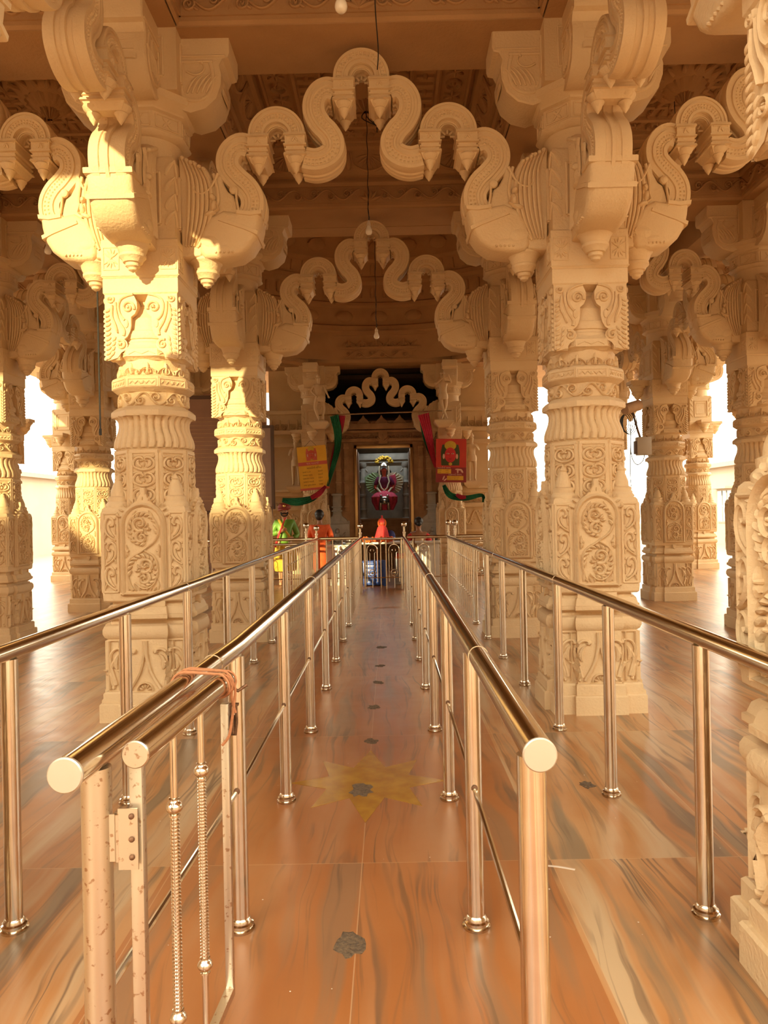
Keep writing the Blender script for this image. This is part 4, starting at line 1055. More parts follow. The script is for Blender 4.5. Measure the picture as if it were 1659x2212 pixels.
b.add([(a0[0] - .012, a0[1], .10), (a0[0] + .012, a0[1], .10), (a1[0] + .012, a1[1], .10), (a1[0] - .012, a1[1], .10), (a0[0] - .012, a0[1], .124), (a0[0] + .012, a0[1], .124), (a1[0] + .012, a1[1], .124), (a1[0] - .012, a1[1], .124)], [(3, 2, 1, 0), (4, 5, 6, 7), (0, 1, 5, 4), (1, 2, 6, 5), (2, 3, 7, 6), (3, 0, 4, 7)])
b.build('bottom_bar', 'rust', g)
for t, zt in ((.32, .795), (.62, .808)):
    x, y = gp(t); rd = MB().lathe([(.12, .0085), (gz - .02, .0085)], 14, (x, y)).build('rod', 'steel', g)
    prof = []; z = .335
    while z < zt - .02: prof += [(z, .0088), (z + .0022, .0112), (z + .0048, .0112), (z + .007, .0088)]; z += .0082
    MB().lathe(prof, 18, (x, y)).build('ribbed_sleeve', 'steel', rd)
    for zz in (zt, .318):
        MB().lathe([(zz - .022, .009), (zz - .020, .013), (zz - .017, .013)] + [(zz - .017 + .034 * i / 12, max(.010, .0195 * math.sin(PI * (.12 + .76 * i / 12)))) for i in range(13)] + [(zz + .020, .013), (zz + .022, .009)], 20, (x, y)).build('ball', 'steel', rd)
# hinge with a plate on either side
hx = -.042
h = MB(); h.lathe([(.775, .0065), (.868, .0065)], 12, (-.035, -.008)); ho = h.build('hinge', 'rust', g)
MB().box(-.066, -.037, -.010, -.006, .775, .868).build('hinge_plate', 'rust', ho); MB().box(-.033, .006, -.0135, -.010, .760, .880).build('hinge_plate', 'rust', ho)
for z in (.785, .82, .865): MB().ball((-.006, -.014, z), .006, 8, 6).build('screw', 'darkrust', ho)
# latch at the far end
lx, ly = gp(1.0); la = MB(); la.box(lx - .012, lx + .03, ly - .008, ly + .012, gz - .075, gz - .069); la.tube([(lx + .005, ly + .004, gz - .02), (lx + .028, ly + .01, gz - .035), (lx + .052, ly + .02, gz - .02)], .005, 8)
la.tube([(lx + .002, ly - .004, gz - .03), (lx + .004, ly - .03, gz - .032)], .009, 12); lo = la.build('latch', 'darkrust', g)
b = MB(); b.tube([(lx + .008, ly - .004, gz - .07), (lx + .006, ly - .008, gz - .12), (lx + .009, ly - .010, gz - .155), (lx + .022, ly - .010, gz - .155), (lx + .026, ly - .008, gz - .12), (lx + .024, ly - .004, gz - .075)], .0045, 8); b.tube([(lx + .014, ly - .008, gz - .10), (lx + .015, ly - .008, gz - .152)], .007, 8)
b.build('padlock_hasp', 'darkrust', lo)
# the rope tying gate and railing together
b = MB()
def rope_loop(y, dz, ph):
    cx0, cx1 = -.4545 + .0185, -.371 + gp(1)[0]
    xl = -.455 + (y - 1.37) / 1.29 * .048; xr = -.371 + .039 * (y - 1.5) / .67
    pts = []
    r1, r2 = RR + .006, .0262 + .006
    for i in range(9): a = R(90 + 180 * i / 8); pts.append((xl + r1 * math.cos(a), y + .009 * math.sin(i * .8 + ph * 2), RZ + r1 * math.sin(a)))
    for i in range(9): a = R(-90 + 180 * i / 8); pts.append((xr + r2 * math.cos(a), y + .012 + .010 * math.cos(i * .7 + ph * 2), gz + r2 * math.sin(a)))
    return pts
for y, ph in ((2.070, 0), (2.088, 1.7), (2.112, 3.1), (2.128, 4.4)): b.tube(rope_loop(y, 0, ph), .0036, 6, closed=True)
b.tube(spline([(-.315, 2.12, 1.0), (-.300, 2.12, .97), (-.302, 2.115, .93), (-.308, 2.11, .885), (-.316, 2.105, .84), (-.335, 2.10, .815)], 5), .0042, 6)
b.tube(spline([(-.318, 2.10, 1.01), (-.307, 2.11, .975), (-.309, 2.115, .945), (-.300, 2.12, .90)], 5), .0042, 6)
tag(b.build('tie_rope', 'rope'), 'orange rope wound round the folded gate and the left lane railing', 'rope')

# ------------------------------------------------------------ marks and scraps on the floor
st = thing('star_inlay', 'yellow marble eight-pointed star set in the lane floor', 'floor inlay', (0, 4.10, 0))
for k in range(8):
    a = R(22.5 + 45 * k + 22.5); r0, r1 = .24, .50 if k % 2 else .46
    pts = [(0, 0), (r0 * math.cos(a - R(22.5)), r0 * math.sin(a - R(22.5)) * 1.05), (r1 * .86 * math.cos(a), r1 * 1.1 * math.sin(a)), (r0 * math.cos(a + R(22.5)), r0 * math.sin(a + R(22.5)) * 1.05)]
    q = MB().rings([[(x * .985, y * .985, 0) for x, y in pts], [(x * .985, y * .985, .0012) for x, y in pts]]); q.build('ray', 'star', st)
def blot(x, y, rx, ry, seed, h=.002):
    r_ = random.Random(seed); n = 18; pts = []
    for i in range(n): a = 2 * PI * i / n; q = r_.uniform(.65, 1.15); pts.append((rx * q * math.cos(a), ry * q * math.sin(a)))
    b = MB(); b.rings([[(u, v, 0) for u, v in pts], [(u * .96, v * .96, h) for u, v in pts], [(u * .5, v * .5, h * .6) for u, v in pts]])
    o = b.build('broken_socket', 'hole', loc=(x, y, 0)); return o
for i, (x, y, rx, ry, lab) in enumerate([(-.022, 2.56, .052, .085, 'nearest broken dark socket in the middle of the lane floor'), (-.035, 3.98, .065, .11, 'dark broken patch in the heart of the yellow star'), (-.005, 4.83, .045, .06, 'first dark socket beyond the yellow star'), (0, 5.68, .048, .07, 'second dark socket beyond the yellow star'), (.02, 6.5, .05, .07, 'third dark socket beyond the yellow star'), (.03, 7.2, .05, .06, 'fourth dark socket beyond the yellow star'), (.03, 8.2, .06, .08, 'farthest dark socket in the lane floor'), (1.15, 4.0, .045, .06, 'faint grey patch on the floor right of the lanes')]):
    o = blot(x, y, rx, ry, i, .0016 if i != 1 else .003); tag(o, lab, 'floor damage', 'broken sockets in the floor')
r_ = random.Random(5)
sp = MB()
for i in range(60):
    y = r_.uniform(1.9, 6.5); x = r_.uniform(-.9, 1.5) * y / 3; q = r_.uniform(.0016, .0055) * (1 if r_.random() < .3 else .6)
    sp.lathe([(0, q), (.0006, q * .9)], 8, (x, y))
tag(sp.build('wax_specks', 'paper'), 'small pale specks of wax and paint scattered on the polished floor', 'specks', kind='stuff')
for pts, w, lab in (([(.655, 3.09), (.72, 3.10), (.79, 3.09), (.86, 3.06)], .007, 'long pale paper strip on the floor right of the near lane post'), ([(.60, 2.64), (.63, 2.60), (.655, 2.575)], .010, 'short pale paper scrap below the long strip on the floor')):
    b = MB(); b.ridge(spline(pts, 4), w, .002, lambda u, v, h: (u, v, max(h, 0)), 0)
    tag(b.build('paper_scrap', 'paper'), lab, 'scrap', 'paper scraps on the floor')

# ------------------------------------------------------------ hanging bulbs, wires, wall gear
def bulb(x, y, zb, ztop, lab, group='bulbs hanging on black wires', long_=True):
    root = thing('hanging_bulb', lab, 'light bulb', (x, y, zb), 0, group)
    b = MB().lathe([(-.055, .002), (-.052, .018), (-.042, .029), (-.026, .034), (-.008, .032), (.012, .024), (.028, .020), (.03, .018)], 22); b.build('glass_bulb', 'bulb', root)
    MB().lathe([(.028, .0185), (.062, .019), (.064, .012), (.085, .008)], 16).build('socket', 'socket', root)
    pts = [(.004 * math.sin(i * 1.3), .004 * math.cos(i), .07 + (ztop - zb - .07) * i / 24) for i in range(25)]
    w = MB().tube(pts, .0038, 6); w.tube([(p[0] + .006 * math.sin(i * 1.9), p[1] + .005, p[2]) for i, p in enumerate(pts[:9])], .003, 5); w.build('wire', 'black', root)
bulb(.0, 7.35, 4.20, ZC - .30, 'white bulb on a long wire in front of the second arch, centre')
bulb(.03, 9.40, 3.66, 4.95, 'lower white bulb hanging under the dome below the second arch')
bulb(-3.12, 7.35, 4.08, ZC - .25, 'white bulb hanging left of the front left column')
bulb(2.98, 7.35, 4.18, ZC - .25, 'white bulb hanging right of the front right column')
bulb(-.06, 4.02, 4.16, ZC - .25, 'bulb at the top edge of the picture above the large arch')
b = MB(); b.tube(spline([(.06, 4.2, 5.6), (.13, 4.6, 5.1), (.115, 5.0, 4.86), (.13, 5.4, 4.75), (.12, 5.56, 4.7)], 5), .004, 6); tag(b.build('loose_wire', 'black'), 'thin loose wire coming down to the peak of the large arch', 'wire')
b = MB(); rn = random.Random(2)
for i in range(7): b.tube(spline([(.0, 7.35, 5.36), (rn.uniform(-.05, .12), 7.3, 5.30 + rn.uniform(-.05, .05)), (rn.uniform(.02, .16), 7.3 + rn.uniform(-.1, .1), 5.2 + rn.uniform(-.12, .1))], 4), .005, 5)
tag(b.build('wire_tangle', 'black'), 'tangle of black wires under the ceiling rosette', 'wire')
b = MB(); b.tube([(-2.10, 5.9, 4.95), (-2.095, 5.9, 2.15)], .007, 8); b.tube([(-2.095, 5.9, 2.15), (-2.095, 5.9, 2.10)], .011, 8); tag(b.build('hanging_rod', 'black'), 'thin dark rod hanging straight down left of the front left column', 'rod')
fl = thing('floodlight', 'cylindrical floodlight on an arm beside the golden lit right column', 'floodlight', (3.92, 11.75, 2.98))
def cylx(b, a, c, r, n=20): return b.tube([a, c], r, n)
cylx(MB(), (-.14, -.10, -.02), (.12, .02, .06), .085).build('lamp_head', 'oldstone', fl)
MB().tube([(0, 0, 0), (.10, .02, -.35), (.16, .05, -.50)], .018, 8).build('arm', 'darkrust', fl)
b = MB(); 
for i in range(5): b.tube([(-.12 + .10 * math.cos(2 * PI * j / 16) * (.7 + .1 * i) + .02 * i, -.02, -.22 + .16 * math.sin(2 * PI * j / 16) * (.8 + .08 * i)) for j in range(16)], .006, 5, closed=True)
b.tube(spline([(-.02, 0, -.3), (-.02, 0, -.7), (.06, 0, -.86), (.16, 0, -.8), (.19, 0, -.66)], 5), .007, 5); b.tube(spline([(-.03, 0, -.6), (-.04, 0, -1.0), (-.03, 0, -1.2)], 4), .006, 5)
b.build('coiled_cable', 'black', fl)
bx_ = MB().box(.06, .28, -.06, .06, -.72, -.44).build('switch_box', 'box', fl, bevel=.01); MB().box(.03, .06, -.04, .04, -.70, -.50).build('cover', 'boardframe', bx_)
# ------------------------------------------------------------ shrine
SY = 18.9
w = MB()
# front wall with the doorway
w.box(-1.75, -.70, SY, SY + .35, 0, 3.75); w.box(.76, 1.75, SY, SY + .35, 0, 3.75); w.box(-.70, .76, SY, SY + .35, 3.12, 3.75)
w.box(-1.7, 1.7, SY - .22, SY + .05, 3.52, 3.66); w.box(-1.6, 1.6, SY - .12, SY + .02, 3.22, 3.30); w.box(-1.6, 1.6, SY - .16, SY + .02, 3.44, 3.50)
for i in range(7):
    x = -1.35 + i * .45; fr = lambda u, v, h: (u, SY - .05 - h, v)
    w.plate([(x - .18, 3.66), (x + .18, 3.66), (x + .10, 3.76), (x + .05, 3.80), (x, 3.88), (x - .05, 3.80), (x - .10, 3.76)], -.1, .08, fr)
fr0 = lambda u, v, h: (u, SY - h, v)
for s in (-1, 1):
    for xx in (.92, 1.12, 1.42):
        cx = .03 + s * xx
        w.box(cx - .06, cx + .06, SY - .07, SY + .02, 1.5, 3.2)
        for z in (1.6, 1.9, 2.2, 2.5, 2.8, 3.05): w.box(cx - .075, cx + .075, SY - .09, SY + .02, z, z + .06)
leaf_band(w, fr0, -1.6, 1.6, 3.32, 3.43, .03, 20)
w.box(-.08, .14, SY - .14, SY, 3.16, 3.46); 
for a in (40, 90, 140): leaf(w, lambda u, v, h: (u, SY - .14 - h, v), .03, 3.2, R(a), .2, .03, .03, 0)
struct(w, 'wall_back', 'oldstone', bevel=.006)
# grey marble carved jamb figures on either side of the doorway
for s, lab in ((-1, 'pale grey carved jamb block left of the shrine doorway'), (1, 'pale grey carved jamb block right of the shrine doorway')):
    t = thing('carved_jamb', lab, 'carved block', (.03 + s * 1.17, SY - .06, 0), 0, 'carved jamb blocks')
    b = MB(); b.box(-.30, .30, -.10, .05, 0, 1.28); b.box(-.10, .10, -.14, .05, 1.28, 1.95)
    fr = lambda u, v, h: (u, -.10 - h, v)
    b.plate([(-.30, 1.2), (.30, 1.2), (.22, 1.32), (.12, 1.40), (.10, 1.5), (-.10, 1.5), (-.12, 1.40), (-.22, 1.32)], -.1, .03, fr)
    for z in (.1, .3, 1.5, 1.6, 1.9): b.box(-.13, .13, -.17, .05, z, z + .04)
    b.build('block', 'greystone', t, bevel=.01)
    b = MB()
    for k in range(2):
        b.blob(0, 1.02, .06, .075, .09, fr); b.blob(0, .84, .09, .14, .09, fr); b.blob(-.05, .62, .05, .17, .07, fr); b.blob(.05, .62, .05, .17, .07, fr); b.blob(s * .14, .85, .035, .12, .06, fr, .5); b.blob(-s * .14, .9, .035, .12, .06, fr, -.6)
        break
    b.build('relief_figure', 'greystone', t)
# shrine interior
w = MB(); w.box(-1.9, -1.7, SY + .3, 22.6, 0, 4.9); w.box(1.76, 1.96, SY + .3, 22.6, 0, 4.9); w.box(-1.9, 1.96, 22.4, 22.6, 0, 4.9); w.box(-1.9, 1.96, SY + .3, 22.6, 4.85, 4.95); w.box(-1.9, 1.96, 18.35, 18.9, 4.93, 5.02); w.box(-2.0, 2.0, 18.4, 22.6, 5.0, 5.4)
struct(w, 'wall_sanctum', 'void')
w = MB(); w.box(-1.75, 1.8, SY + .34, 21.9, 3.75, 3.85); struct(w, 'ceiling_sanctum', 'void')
# brown metal door frame and leaves folded in
t = thing('sanctum_door', 'brown metal door frame with open leaves at the shrine doorway', 'door', (.03, SY, 0))
b = MB(); b.box(-.73, -.66, -.05, .12, 0, 3.15); b.box(.66, .73, -.05, .12, 0, 3.15); b.box(-.73, .73, -.05, .12, 3.06, 3.15); b.build('frame', 'brass', t, bevel=.006)
for s in (-1, 1):
    b = MB(); b.box(s * .655 - .02, s * .655 + .02, .12, .85, .02, 3.0)
    for z in (.3, 1.2, 2.1): b.box(s * .63 - .02, s * .63 + .02, .2, .78, z, z + .06)
    b.build('door_leaf', 'board', t)
# marble canopy of the deity
NY = 21.2
t = thing('marble_canopy', 'grey marble canopy with pillars and a cusped arch inside the shrine', 'canopy', (.03, NY, 0))
b = MB(); b.box(-.95, .95, .25, .4, 0, 3.3); b.build('back_slab', 'greystone', t)
b = MB(); b.box(-.74, .74, -.2, .28, 2.92, 3.10); b.box(-.68, .68, -.15, .28, 2.84, 2.92); b.build('lintel', 'greystone', t, bevel=.01)
arc_pts = []
b = MB(); fr = lambda u, v, h: (u, -.02 - h, v)
n = 9
outl = [(-.52, 2.84), (-.52, 2.10)]
for i in range(n):
    a0 = PI - PI * i / n; a1 = PI - PI * (i + 1) / n
    for q in range(5):
        a = a0 + (a1 - a0) * q / 4; am = (a0 + a1) / 2
        rr = 1.0 + .10 * math.sin(PI * q / 4); outl.append((.42 * rr * math.cos(a), 2.08 + .56 * rr * math.sin(a)))
outl += [(.52, 2.10), (.52, 2.84)]
outl.reverse()
b.plate(outl, -.1, .05, fr)
for s in (-1, 1): scroll(b, lambda u, v, h: fr(u, v, h + .05), s * .46, 2.6, R(90 - s * 30), .3, -s * 3, -s * 18, .02, .02)
b.build('cusped_arch', 'greystone', t)
for s in (-1, 1):
    b = MB(); b.lathe([(.0, .13), (1.15, .13), (1.2, .15), (1.28, .15), (1.32, .10), (1.5, .095), (1.52, .11), (1.56, .11), (1.58, .09), (1.9, .088), (1.92, .105), (1.96, .105), (1.98, .088), (2.15, .088), (2.2, .12), (2.3, .14), (2.34, .09), (2.38, .08), (2.7, .075), (2.75, .12), (2.85, .14)], 16, (s * .60, -.05)); b.build('pillar', 'greystone', t)
b = MB(); b.box(-.80, .80, -.35, .3, 0, 1.24); b.box(-.72, .72, -.42, .2, 1.24, 1.30); b.build('plinth', 'oldstone', t, bevel=.01)
b = MB(); fr = lambda u, v, h: (u, -.35 - h, v)
for q in (.30, .22, .12): b.ridge(circle(q, 24, (.08, .72)), .014, .02, fr)
b.blob(.08, .72, .05, .05, .03, fr); frame_lines(b, fr, -.3, .46, .36, 1.1, .014, .02); b.build('medallion', 'oldstone', t)

# ------------------------------------------------------------ figures: continuous skinned bodies
def skin(name, m, joints, edges, root='pelvis', parent=None, sub=1, loc=(0, 0, 0)):
    """joints: name -> (x, y, z, r)"""
    idx = {k: i for i, k in enumerate(joints)}
    me = bpy.data.meshes.new(name); me.from_pydata([j[:3] for j in joints.values()], [(idx[a], idx[b]) for a, b in edges], [])
    o = bpy.data.objects.new(name, me); COL.objects.link(o); o.location = loc
    if parent: o.parent = parent
    md = o.modifiers.new('skin', 'SKIN'); md.use_smooth_shade = True
    sk = me.skin_vertices[0].data
    for k, j in joints.items():
        r = j[3]; sk[idx[k]].radius = (r, r) if not isinstance(r, tuple) else r
        sk[idx[k]].use_root = (k == root)
    sb = o.modifiers.new('sub', 'SUBSURF'); sb.levels = sub; sb.render_levels = sub
    me.materials.append(M[m]); return o
def hand(J, E, wrist, side, d, s=1.0, curl_=.5):
    """palm plus five separate unequal fingers growing from a wrist joint, pointing along d"""
    w = Vector(J[wrist][:3]); d = Vector(d).normalized(); lat = d.cross(Vector((0, 1, .2))).normalized(); nrm = lat.cross(d)
    pn = wrist + 'p'; p = w + d * .05 * s; J[pn] = (*p, .022 * s); E.append((wrist, pn))
    for i, (o, L) in enumerate(((-.024, .058), (-.008, .070), (.008, .066), (.023, .052))):
        a = p + d * .035 * s + lat * o * s; b_ = a + (d * (1 - curl_ * .5) + nrm * curl_ * .6) * L * .5 * s; c = b_ + (d * (1 - curl_) + nrm * curl_) * L * .5 * s
        for k, (q, r) in enumerate(((a, .0095), (b_, .0085), (c, .007))): J['%s%d%d' % (pn, i, k)] = (*q, r * s)
        E += [(pn, '%s%d0' % (pn, i)), ('%s%d0' % (pn, i), '%s%d1' % (pn, i)), ('%s%d1' % (pn, i), '%s%d2' % (pn, i))]
    a = w + d * .03 * s - lat * .03 * s * side; c = a + (d * .7 - lat * side * .5 + nrm * .4) * .04 * s
    J[pn + 't0'] = (*a, .011 * s); J[pn + 't1'] = (*c, .008 * s); E += [(pn, pn + 't0'), (pn + 't0', pn + 't1')]
def figure(name, label, cat, loc, rz, m, P, height=1.65, hands=True, group=None, slim=1.0, face_=True, hairm=None):
    """P overrides joint positions given for a 1.65 m standing figure facing -Y"""
    k = height / 1.65
    J = {'pelvis': (0, 0, .88, .125), 'waist': (0, 0, 1.02, .112), 'chest': (0, 0, 1.22, .135), 'neck0': (0, 0, 1.36, .07), 'neck': (0, -.01, 1.43, .05), 'head0': (0, -.015, 1.50, .072), 'head': (0, -.01, 1.57, .088), 'crown': (0, 0, 1.62, .07),
         'shL': (-.165, 0, 1.33, .058), 'elL': (-.21, .02, 1.07, .043), 'wrL': (-.20, -.06, .84, .028), 'shR': (.165, 0, 1.33, .058), 'elR': (.21, .02, 1.07, .043), 'wrR': (.20, -.06, .84, .028),
         'hipL': (-.09, 0, .84, .098), 'knL': (-.10, -.01, .47, .062), 'anL': (-.10, .02, .09, .04), 'toL': (-.11, -.14, .03, .032), 'hipR': (.09, 0, .84, .098), 'knR': (.10, -.01, .47, .062), 'anR': (.10, .02, .09, .04), 'toR': (.11, -.14, .03, .032)}
    J.update({a: (*v, J[a][3]) if len(v) == 3 else v for a, v in P.items()})
    E = [('pelvis', 'waist'), ('waist', 'chest'), ('chest', 'neck0'), ('neck0', 'neck'), ('neck', 'head0'), ('head0', 'head'), ('head', 'crown')]
    for s in 'LR': E += [('chest', 'sh' + s), ('sh' + s, 'el' + s), ('el' + s, 'wr' + s), ('pelvis', 'hip' + s), ('hip' + s, 'kn' + s), ('kn' + s, 'an' + s), ('an' + s, 'to' + s)]
    if hands:
        for s, sd in (('L', -1), ('R', 1)): hand(J, E, 'wr' + s, sd, Vector(J['wr' + s][:3]) - Vector(J['el' + s][:3]))
    J = {a: (v[0] * k, v[1] * k, v[2] * k, v[3] * k * slim) for a, v in J.items()}
    root = thing(name, label, cat, loc, rz, group)
    skin('body', m, J, E, parent=root)
    h = Vector(J['head'][:3]); r = .088 * k
    if face_:
        MB().ball((h.x, h.y - r * .98, h.z - r * .2), r * .17, 8, 6, (.8, 1, 1.4)).build('nose', m, root)
        for s in (-1, 1): MB().ball((h.x + s * r * .99, h.y, h.z - r * .1), r * .2, 8, 6, (.5, .8, 1.3)).build('ear', m, root)
        MB().tube([(h.x - r * .28, h.y - r * .90, h.z - r * .52), (h.x, h.y - r * .97, h.z - r * .56), (h.x + r * .28, h.y - r * .90, h.z - r * .52)], r * .07, 6).build('mouth', m, root)
    return root, J, k
FX = .14
def px3(x, y, d):
    x_ = x - .0200 * (y - 1106); y_ = y + .0200 * (x - 829.5)
    return (FX + (x_ - 840) * d / F, d, CH + (1108 - y_) * d / F)
# stone dancers on the shrine column brackets
def pedestal_mb(r=.24, h=.14): return MB().loft(square, [(-h, r * .6), (-h * .7, r * .8), (-h * .4, r), (0, r), (0, r * .95)])
def statue(label, px, py, d, h, P, extra=None):
    x, y, z = px3(px, py, d)
    root, J, k = figure('stone_statue', label, 'statue', (x, y, z), 0, 'stone', P, h, True, 'stone statues on the shrine front')
    MB().loft(square, [(-.16, .12), (-.12, .16), (-.07, .21), (-.02, .22), (.01, .20)]).build('pedestal', 'stone', root)
    b = MB(); hd = Vector(J['head'][:3]); b.lathe([(hd.z + .04 * k, .085 * k), (hd.z + .08 * k, .09 * k), (hd.z + .12 * k, .07 * k), (hd.z + .18 * k, .035 * k), (hd.z + .21 * k, .004)], 14, (hd.x, hd.y)); b.build('crown', 'stone', root)
    pv = Vector(J['pelvis'][:3]); b = MB(); b.lathe([(pv.z + .06 * k, .15 * k), (pv.z, .165 * k), (pv.z - .10 * k, .17 * k), (pv.z - .16 * k, .15 * k)], 16, (pv.x, pv.y), mod=lambda t, z: .006 * math.cos(9 * t)); b.build('waist_cloth', 'stone', root)
    if extra: extra(root, J, k)
    return root
statue('stone dancing figure with one hand on hip on the left shrine column bracket', 690, 912, 17.4, 1.05, {'pelvis': (.05, 0, .88), 'waist': (.0, 0, 1.02), 'chest': (-.03, 0, 1.22), 'elL': (-.28, .0, 1.12), 'wrL': (-.12, -.1, .96), 'elR': (.27, -.04, 1.08), 'wrR': (.34, -.16, .93), 'knL': (-.14, -.12, .50), 'anL': (-.02, .0, .10), 'toL': (.0, -.12, .04), 'knR': (.18, -.04, .48)})
def flute(root, J, k):
    a, c = Vector(J['wrL'][:3]), Vector(J['wrR'][:3]); MB().tube([a + (a - c) * .5, c + (c - a) * .5], .014 * k, 8).build('flute', 'stone', root)
statue('stone flute player with crossed legs on the right shrine column bracket', 958, 908, 17.4, 1.08, {'elL': (-.28, -.05, 1.24), 'wrL': (-.03, -.17, 1.44), 'elR': (.30, -.05, 1.30), 'wrR': (.20, -.17, 1.50), 'knL': (-.04, -.02, .47), 'anL': (.10, -.06, .10), 'toL': (.12, -.18, .03), 'knR': (.08, .0, .47), 'anR': (-.06, .06, .09), 'toR': (-.08, -.06, .03)}, flute)
statue('standing stone attendant left of the yellow poster', 640, 1050, 18.3, 1.10, {'elL': (-.24, 0, 1.10), 'wrL': (-.16, -.14, 1.22), 'elR': (.22, 0, 1.06)})
statue('standing stone attendant right of the red poster', 1020, 1040, 18.3, 1.10, {'elR': (.26, 0, 1.12), 'wrR': (.14, -.14, 1.26), 'elL': (-.22, 0, 1.06)})
# carved shrine walls either side
for s, nm in ((-1, 'wall_left'), (1, 'wall_right')):
    w = MB(); xa, xb = (-2.75, -1.9) if s < 0 else (1.9, 2.6)
    w.box(xa, xb, 18.6, 24, 0, 5.0)
    for z0, z1, e in ((0, .25, .18), (.25, .45, .12), (.62, .72, .14), (.72, .80, .08), (.95, 1.02, .1), (1.55, 1.66, .10), (1.9, 2.0, .14), (2.0, 2.06, .24), (3.1, 3.2, .16), (3.4, 3.5, .22), (3.9, 4.0, .14)): w.box(xa - e, xb + e, 18.6 - e, 24, z0, z1)
    fr = lambda u, v, h: (u, 18.6 - h, v)
    leaf_band(w, fr, xa, xb, 1.68, 1.88, .04, 8); scroll_band(w, fr, xa, xb, 1.1, 1.5, .04, 4); leaf_band(w, fr, xa, xb, 3.52, 3.85, .05, 8)
    struct(w, nm, 'stone', bevel=.012)
# notice boards and dark back wall in the left aisle
w = MB(); w.box(-6.2, -2.95, 19.3, 19.5, 0, 4.9); struct(w, 'wall_aisle', 'board')
t = thing('notice_board', 'large brown framed notice board behind the second left column', 'notice board', (-3.75, 17.3, 1.55), R(4), 'brown notice boards')
MB().box(-.75, .75, -.03, .03, 0, 2.6).build('panel', 'board', t); 
b = MB()
for a in ((-.8, -.74, 0, 2.6), (.74, .8, 0, 2.6), (-.8, .8, -.05, .03), (-.8, .8, 2.57, 2.65)): b.box(a[0], a[1], -.06, .04, a[2], a[3])
b.build('frame', 'boardframe', t)
for q in (-.7, .7): MB().box(q - .03, q + .03, -.02, .04, -1.55, .02).build('leg', 'boardframe', t)
b = MB()
for i in range(22): b.box(-.62, .62, -.036, -.03, .25 + i * .09, .262 + i * .09)
b.build('text_lines', 'oldstone', t)
t = thing('notice_board', 'tilted pinkish notice board next to the bright slit left of the shrine', 'notice board', (-2.62, 16.6, 1.62), R(-12), 'brown notice boards')
MB().box(-.24, .24, -.03, .03, 0, 1.75).build('panel', 'pinkwall', t)
b = MB()
for a in ((-.28, -.23, 0, 1.75), (.23, .28, 0, 1.75), (-.28, .28, -.04, .02), (-.28, .28, 1.73, 1.79)): b.box(a[0], a[1], -.05, .04, a[2], a[3])
b.build('frame', 'boardframe', t); MB().tube([(-.2, 0, 0), (-.2, 0, -1.62)], .03, 8).build('stand', 'boardframe', t); MB().tube([(.2, 0, 0), (.2, 0, -1.62)], .03, 8).build('stand', 'boardframe', t)
t = thing('pedestal_fan', 'fan with teal rimmed cage right of the second left column', 'fan', (-2.52, 12.6, 2.52), R(25))
b = MB()
for q in (.05, .11, .17): b.tube([(q * math.cos(2 * PI * i / 28), -.04 if q < .17 else 0, q * math.sin(2 * PI * i / 28)) for i in range(28)], .003, 5, closed=True)
for i in range(24): a = 2 * PI * i / 24; b.tube([(.04 * math.cos(a), -.05, .04 * math.sin(a)), (.17 * math.cos(a), 0, .17 * math.sin(a)), (.04 * math.cos(a), .05, .04 * math.sin(a))], .0015, 4)
b.build('cage', 'box', t)
MB().tube([(.175 * math.cos(2 * PI * i / 32), 0, .175 * math.sin(2 * PI * i / 32)) for i in range(32)], .006, 6, closed=True).build('rim', 'frostglass', t)
b = MB()
for i in range(3):
    a = 2 * PI * i / 3
    b.add([(.03 * math.cos(a), -.01, .03 * math.sin(a)), (.15 * math.cos(a - .3), -.015, .15 * math.sin(a - .3)), (.15 * math.cos(a + .5), .015, .15 * math.sin(a + .5)), (.03 * math.cos(a + .9), .01, .03 * math.sin(a + .9))], [(0, 1, 2, 3)])
b.build('blades', 'frostglass', t); b = MB(); b.tube([(0, .03, 0), (0, .14, 0)], .045, 12); b.build('motor', 'box', t); MB().tube([(0, .12, 0), (0, .12, -2.5)], .016, 8).build('pole', 'boardframe', t); MB().lathe([(-2.52, .2), (-2.49, .2), (-2.47, .03)], 20, (0, .12)).build('base', 'boardframe', t)

# ------------------------------------------------------------ posters, drapes
def text(s, size, x, z, y, m, parent, align='LEFT', name='lettering'):
    c = bpy.data.curves.new(name, 'FONT'); c.body = s; c.size = size; c.align_x = align; c.extrude = .0008; c.materials.append(M[m]); c.resolution_u = 3
    o = bpy.data.objects.new(name, c); COL.objects.link(o); bpy.context.view_layer.update()
    me = bpy.data.meshes.new_from_object(o.evaluated_get(bpy.context.evaluated_depsgraph_get())); bpy.data.objects.remove(o)
    o = bpy.data.objects.new(name, me); COL.objects.link(o); o.parent = parent; o.location = (x, y, z); o.rotation_euler = (R(90), 0, 0); return o
PX, PY_, PZ = px3(681, 1058, 17.3)
t = thing('poster', 'yellow hanging price poster with a small goddess picture and red band, left of the doorway', 'poster', (PX, PY_, PZ), 0); t.rotation_euler = (0, R(-4.5), 0)
W_, H_ = .66, 1.0
MB().box(-W_ / 2, W_ / 2, -.012, .0, 0, H_).build('sheet', 'posteryellow', t)
MB().box(-W_ / 2, W_ / 2, -.016, -.012, .565, .645).build('red_band', 'posterpink', t); MB().box(-W_ / 2, W_ / 2, -.016, -.012, 0, .05).build('bottom_band', 'posterpink', t)
